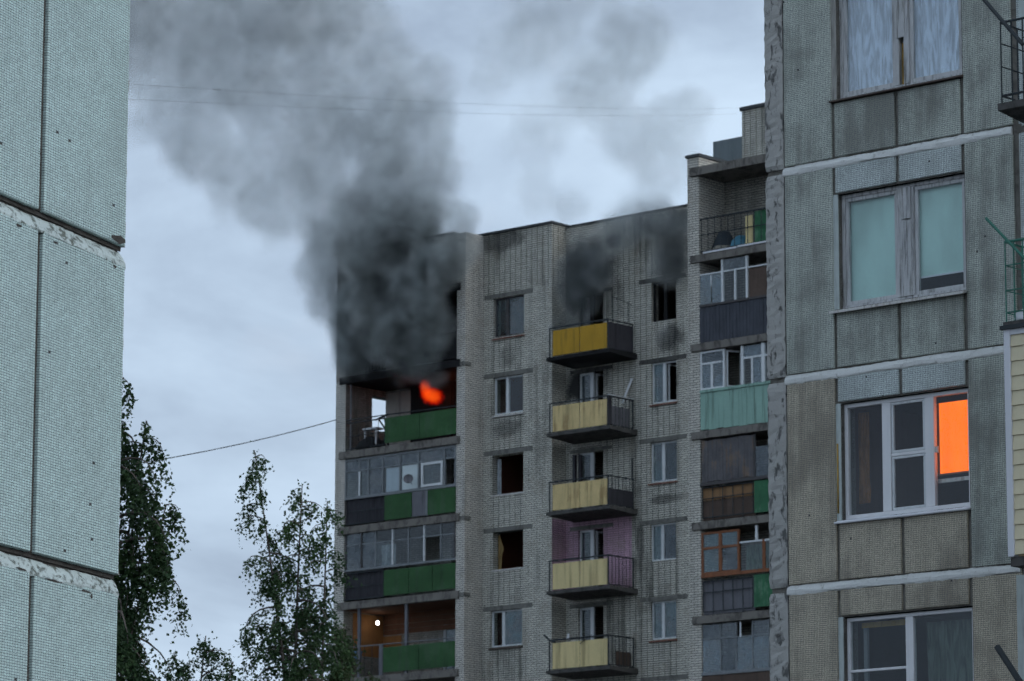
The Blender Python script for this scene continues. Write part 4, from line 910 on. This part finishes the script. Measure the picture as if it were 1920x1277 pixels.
def ico(name, mat, parent, loc, scl, rot):
    bm = bmesh.new(); bmesh.ops.create_icosphere(bm, subdivisions=3, radius=1.0); me = bpy.data.meshes.new(name); bm.to_mesh(me); bm.free(); me.materials.append(MATS[mat])
    o = bpy.data.objects.new(name, me); COL.objects.link(o); o.parent = parent; o.location = loc; o.scale = scl; o.rotation_euler = rot; return o
ico('flame_body', 'flame_volume', fl, (-2.66, .15, 25.62), (.66, .36, .40), (0, R_(18), 0))
ico('flame_tongue', 'flame_volume', fl, (-2.98, .15, 25.92), (.30, .25, .52), (0, R_(-14), 0))
fp = bpy.data.lights.new('flame_light', 'POINT'); fp.energy = 5; fp.color = (1, .25, .06); fp.shadow_soft_size = .4
fo = bpy.data.objects.new('flame_light', fp); COL.objects.link(fo); fo.location = local(SR, (-2.4, .6, 25.6))

P1 = [(.15,-1.2,30.5,.8,.55),(-.1,-1.2,31.6,.8,.5),(-7.4,-1.3,30.6,.9,.5),(-6.9,-1.3,29.3,.7,.5),(-6.6,-1.3,31.6,1.3,.55),(-9.2,-1.4,34.3,1.6,.36),(-10.8,-1.4,35.2,1.3,.33),(-15.2,-1.4,37.6,1.5,.3),(-17.5,-1.4,38.3,1.5,.28),(-1.82,-.9,26.5,.95,1),(-2.79,-1.,27.35,1.35,1),(-4.82,-1.,27.75,1.25,.95),(-5.77,-1.,27.4,.8,.75),(-1.38,-1.1,27.91,1.15,1),(-3.29,-1.2,28.73,1.64,1),(-5.33,-1.2,28.78,1.16,.85),(-1.61,-1.3,29.68,1.5,1),(-4.29,-1.3,30.24,1.64,.85),(-6.16,-1.3,30.28,.97,.6),(-2.46,-1.4,31.57,1.45,.95),(-.43,-1.4,29.89,.9,.7),(-.31,-1.4,31.25,.9,.55),(-4.49,-1.4,32.05,1.64,.6),(-1.54,-1.4,32.63,1.25,.55),(-3.29,-1.4,33.69,1.64,.55),(-1.16,-1.4,33.97,1.25,.5),(-6.16,-1.4,32.9,1.54,.42),(-7.3,-1.4,34.7,1.83,.38),(-4.27,-1.4,35.66,1.93,.47),(-1.57,-1.4,35.83,1.45,.45),(-1.18,-1.4,37.27,.97,.4),(-9.61,-1.4,36.71,2.12,.36),(-7.08,-1.4,38.16,2.32,.4),(-12.86,-1.4,38.92,2.51,.36),(-10.55,-1.4,40.85,2.7,.4),(-16.2,-1.4,40.35,2.32,.34),(-14.75,-1.4,42.68,2.9,.37),(-6.55,-1.4,40.55,2.32,.36),(-11.88,-1.4,34.6,1.5,.36),(-13.68,-1.4,36.2,1.7,.36),(-8.96,-1.4,32.9,1.35,.36),(-10.2,-1.4,33.6,1.2,.34),(-3.75,-1.4,38.01,1.74,.4),(-4.32,-1.4,39.74,1.35,.3),(-19.03,-1.4,41.92,2.7,.34),(-18.17,-1.4,44.4,2.9,.36),(-8.28,-1.4,42.54,2.7,.36)]
P2 = [(4.2,-.1,29.0,.9,.8),(8.3,.1,30.9,.9,.6),(3.9,.1,27.5,.6,.7),(8.57,-.1,28.9,.85,.85),(8.98,-.3,30.14,.85,.85),(8.76,-.6,31.83,1.04,.3),(7.36,-.8,33.34,1.61,.3),(9.41,-.8,33.59,1.23,.36),(10.73,-.8,34.14,.95,.34),(5.88,-.8,35.71,1.99,.3),(3.36,-.8,34.16,1.61,.24),(7.86,-.8,37.12,1.8,.34),(2.84,-.8,37.99,2.09,.26),(4.45,-.3,31.55,.85,.35),(4.82,-.3,29.75,.95,.85),(2.94,-.6,32.5,1.14,.22),(4.73,-.2,28.24,.85,.85),(6.35,-.1,30.3,1.1,.5),(5.13,-.8,39.36,2.09,.28),(7.66,-.2,30.7,1.2,.45),(9.93,-.7,32.58,1.14,.25),(1.04,-.8,36.51,1.33,.22),(5.85,-.2,28.86,.76,.85),(8.35,0.,26.3,.47,.5),(4.6,.1,26.57,.76,.5)]
def smoke(name, label, blobs, lo, hi, vox, K, nscale, power, mat, seed, thr=(.28, .72), dense=((.55, .59, .585), (.33, .375, .375))):
    t = NT(mat); vi = t.N('ShaderNodeVolumeInfo').outputs['Density']
    col = t.ramp(t.maprange(vi, 0., K*.9, 0., 1., False), [(0., (.80, .83, .82)), (.15, (.74, .77, .76)), (.4, dense[0]), (1., dense[1])])
    nz_ = t.noise(t.obj(), 1.05, 2, .55, 0)      # soot load varies from billow to billow
    col = t.N('ShaderNodeVectorMath', {0: col, 'Scale': t.maprange(nz_, .32, .68, .58, 1.45)}, operation='SCALE').outputs[0]
    pv = t.N('ShaderNodeVolumePrincipled', {'Color': col, 'Density': 1.0, 'Anisotropy': .0}); t.t.links.new(pv.outputs[0], t.out.inputs['Volume'])
    ng = bpy.data.node_groups.new(name, 'GeometryNodeTree'); ng.interface.new_socket('Geometry', in_out='INPUT', socket_type='NodeSocketGeometry'); ng.interface.new_socket('Geometry', in_out='OUTPUT', socket_type='NodeSocketGeometry')
    def N(typ, ins=None, **k):
        n = ng.nodes.new(typ)
        for a, v in k.items(): setattr(n, a, v)
        for a, v in (ins or {}).items():
            if isinstance(v, bpy.types.NodeSocket): ng.links.new(v, n.inputs[a])
            else: n.inputs[a].default_value = v
        return n
    M = lambda op, a, b=0.: N('ShaderNodeMath', {0: a, 1: b}, operation=op).outputs[0]
    pos = N('GeometryNodeInputPosition').outputs[0]
    # large swirls push the shapes about before the fine billows are cut
    nz = N('ShaderNodeTexNoise', {'Vector': N('ShaderNodeVectorMath', {0: pos, 1: (seed, seed*.7, 0)}, operation='ADD').outputs[0], 'Scale': .42, 'Detail': 3.}); wv = N('ShaderNodeVectorMath', {0: nz.outputs['Color'], 1: (.5, .5, .5)}, operation='SUBTRACT').outputs[0]
    wp = N('ShaderNodeVectorMath', {0: pos, 1: N('ShaderNodeVectorMath', {0: wv, 'Scale': 1.5}, operation='SCALE').outputs[0]}, operation='ADD').outputs[0]
    S = W_ = None
    for (x, y, z, r, a) in blobs:
        d = N('ShaderNodeVectorMath', {0: wp, 1: (x, y, z)}, operation='DISTANCE').outputs['Value']
        mr = N('ShaderNodeMapRange', {0: d, 1: r*1.3, 2: r*.15, 3: 0., 4: 1.}); mr.interpolation_type = 'SMOOTHSTEP'; q = mr.outputs[0]
        wq = M('MULTIPLY', q, a)
        S = q if S is None else M('ADD', S, q); W_ = wq if W_ is None else M('ADD', W_, wq)
    A = M('DIVIDE', W_, M('MAXIMUM', S, .001)); Sc = M('MINIMUM', S, 1.15)
    n1 = N('ShaderNodeTexNoise', {'Vector': pos, 'Scale': nscale, 'Detail': 6., 'Roughness': .58, 'Distortion': .5}).outputs['Fac']
    n2 = N('ShaderNodeTexNoise', {'Vector': pos, 'Scale': nscale*3.0, 'Detail': 4., 'Roughness': .6}).outputs['Fac']
    nn = M('ADD', M('MULTIPLY', M('SUBTRACT', n1, .5), 1.7), M('MULTIPLY', M('SUBTRACT', n2, .5), .8))
    mr = N('ShaderNodeMapRange', {0: M('ADD', M('MULTIPLY', Sc, .85), nn), 1: thr[0], 2: thr[1], 3: 0., 4: 1.}); mr.interpolation_type = 'SMOOTHSTEP'
    edge = N('ShaderNodeMapRange', {0: S, 1: .02, 2: .25, 3: 0., 4: 1.}).outputs[0]
    dens = M('MULTIPLY', M('MULTIPLY', M('MULTIPLY', mr.outputs[0], edge), M('POWER', A, power)), K)
    vc = N('GeometryNodeVolumeCube', {'Density': dens, 'Min': lo, 'Max': hi, 'Resolution X': int((hi[0]-lo[0])/vox), 'Resolution Y': int((hi[1]-lo[1])/vox), 'Resolution Z': int((hi[2]-lo[2])/vox)})
    sm = N('GeometryNodeSetMaterial', {'Geometry': vc.outputs[0], 'Material': MATS[mat]}); go = N('NodeGroupOutput'); ng.links.new(sm.outputs[0], go.inputs[0])
    me = bpy.data.meshes.new(name); me.from_pydata([lo, hi], [], []); me.materials.append(MATS[mat]); o = bpy.data.objects.new(name, me); COL.objects.link(o)
    o.location = SR.location; o.rotation_euler = SR.rotation_euler; md = o.modifiers.new('smoke', 'NODES'); md.node_group = ng
    tag(o, label, 'smoke', kind='stuff'); return o
smoke('smoke', 'dense black and grey smoke rolling up from the burning loggia to the upper left', P1, (-21.5, -5.2, 24.6), (1.6, 2.2, 46), .2, 2.7, .42, 1.95, 'smoke_thick', 0., (.2, .74))
smoke('smoke', 'thin grey smoke drifting up from the recessed bay over the roof', P2, (-1, -3.6, 25.6), (12.5, 1.6, 41.5), .2, 1.55, .45, 1.5, 'smoke_thin', 4., (.2, .7), ((.30, .33, .34), (.12, .135, .14)))
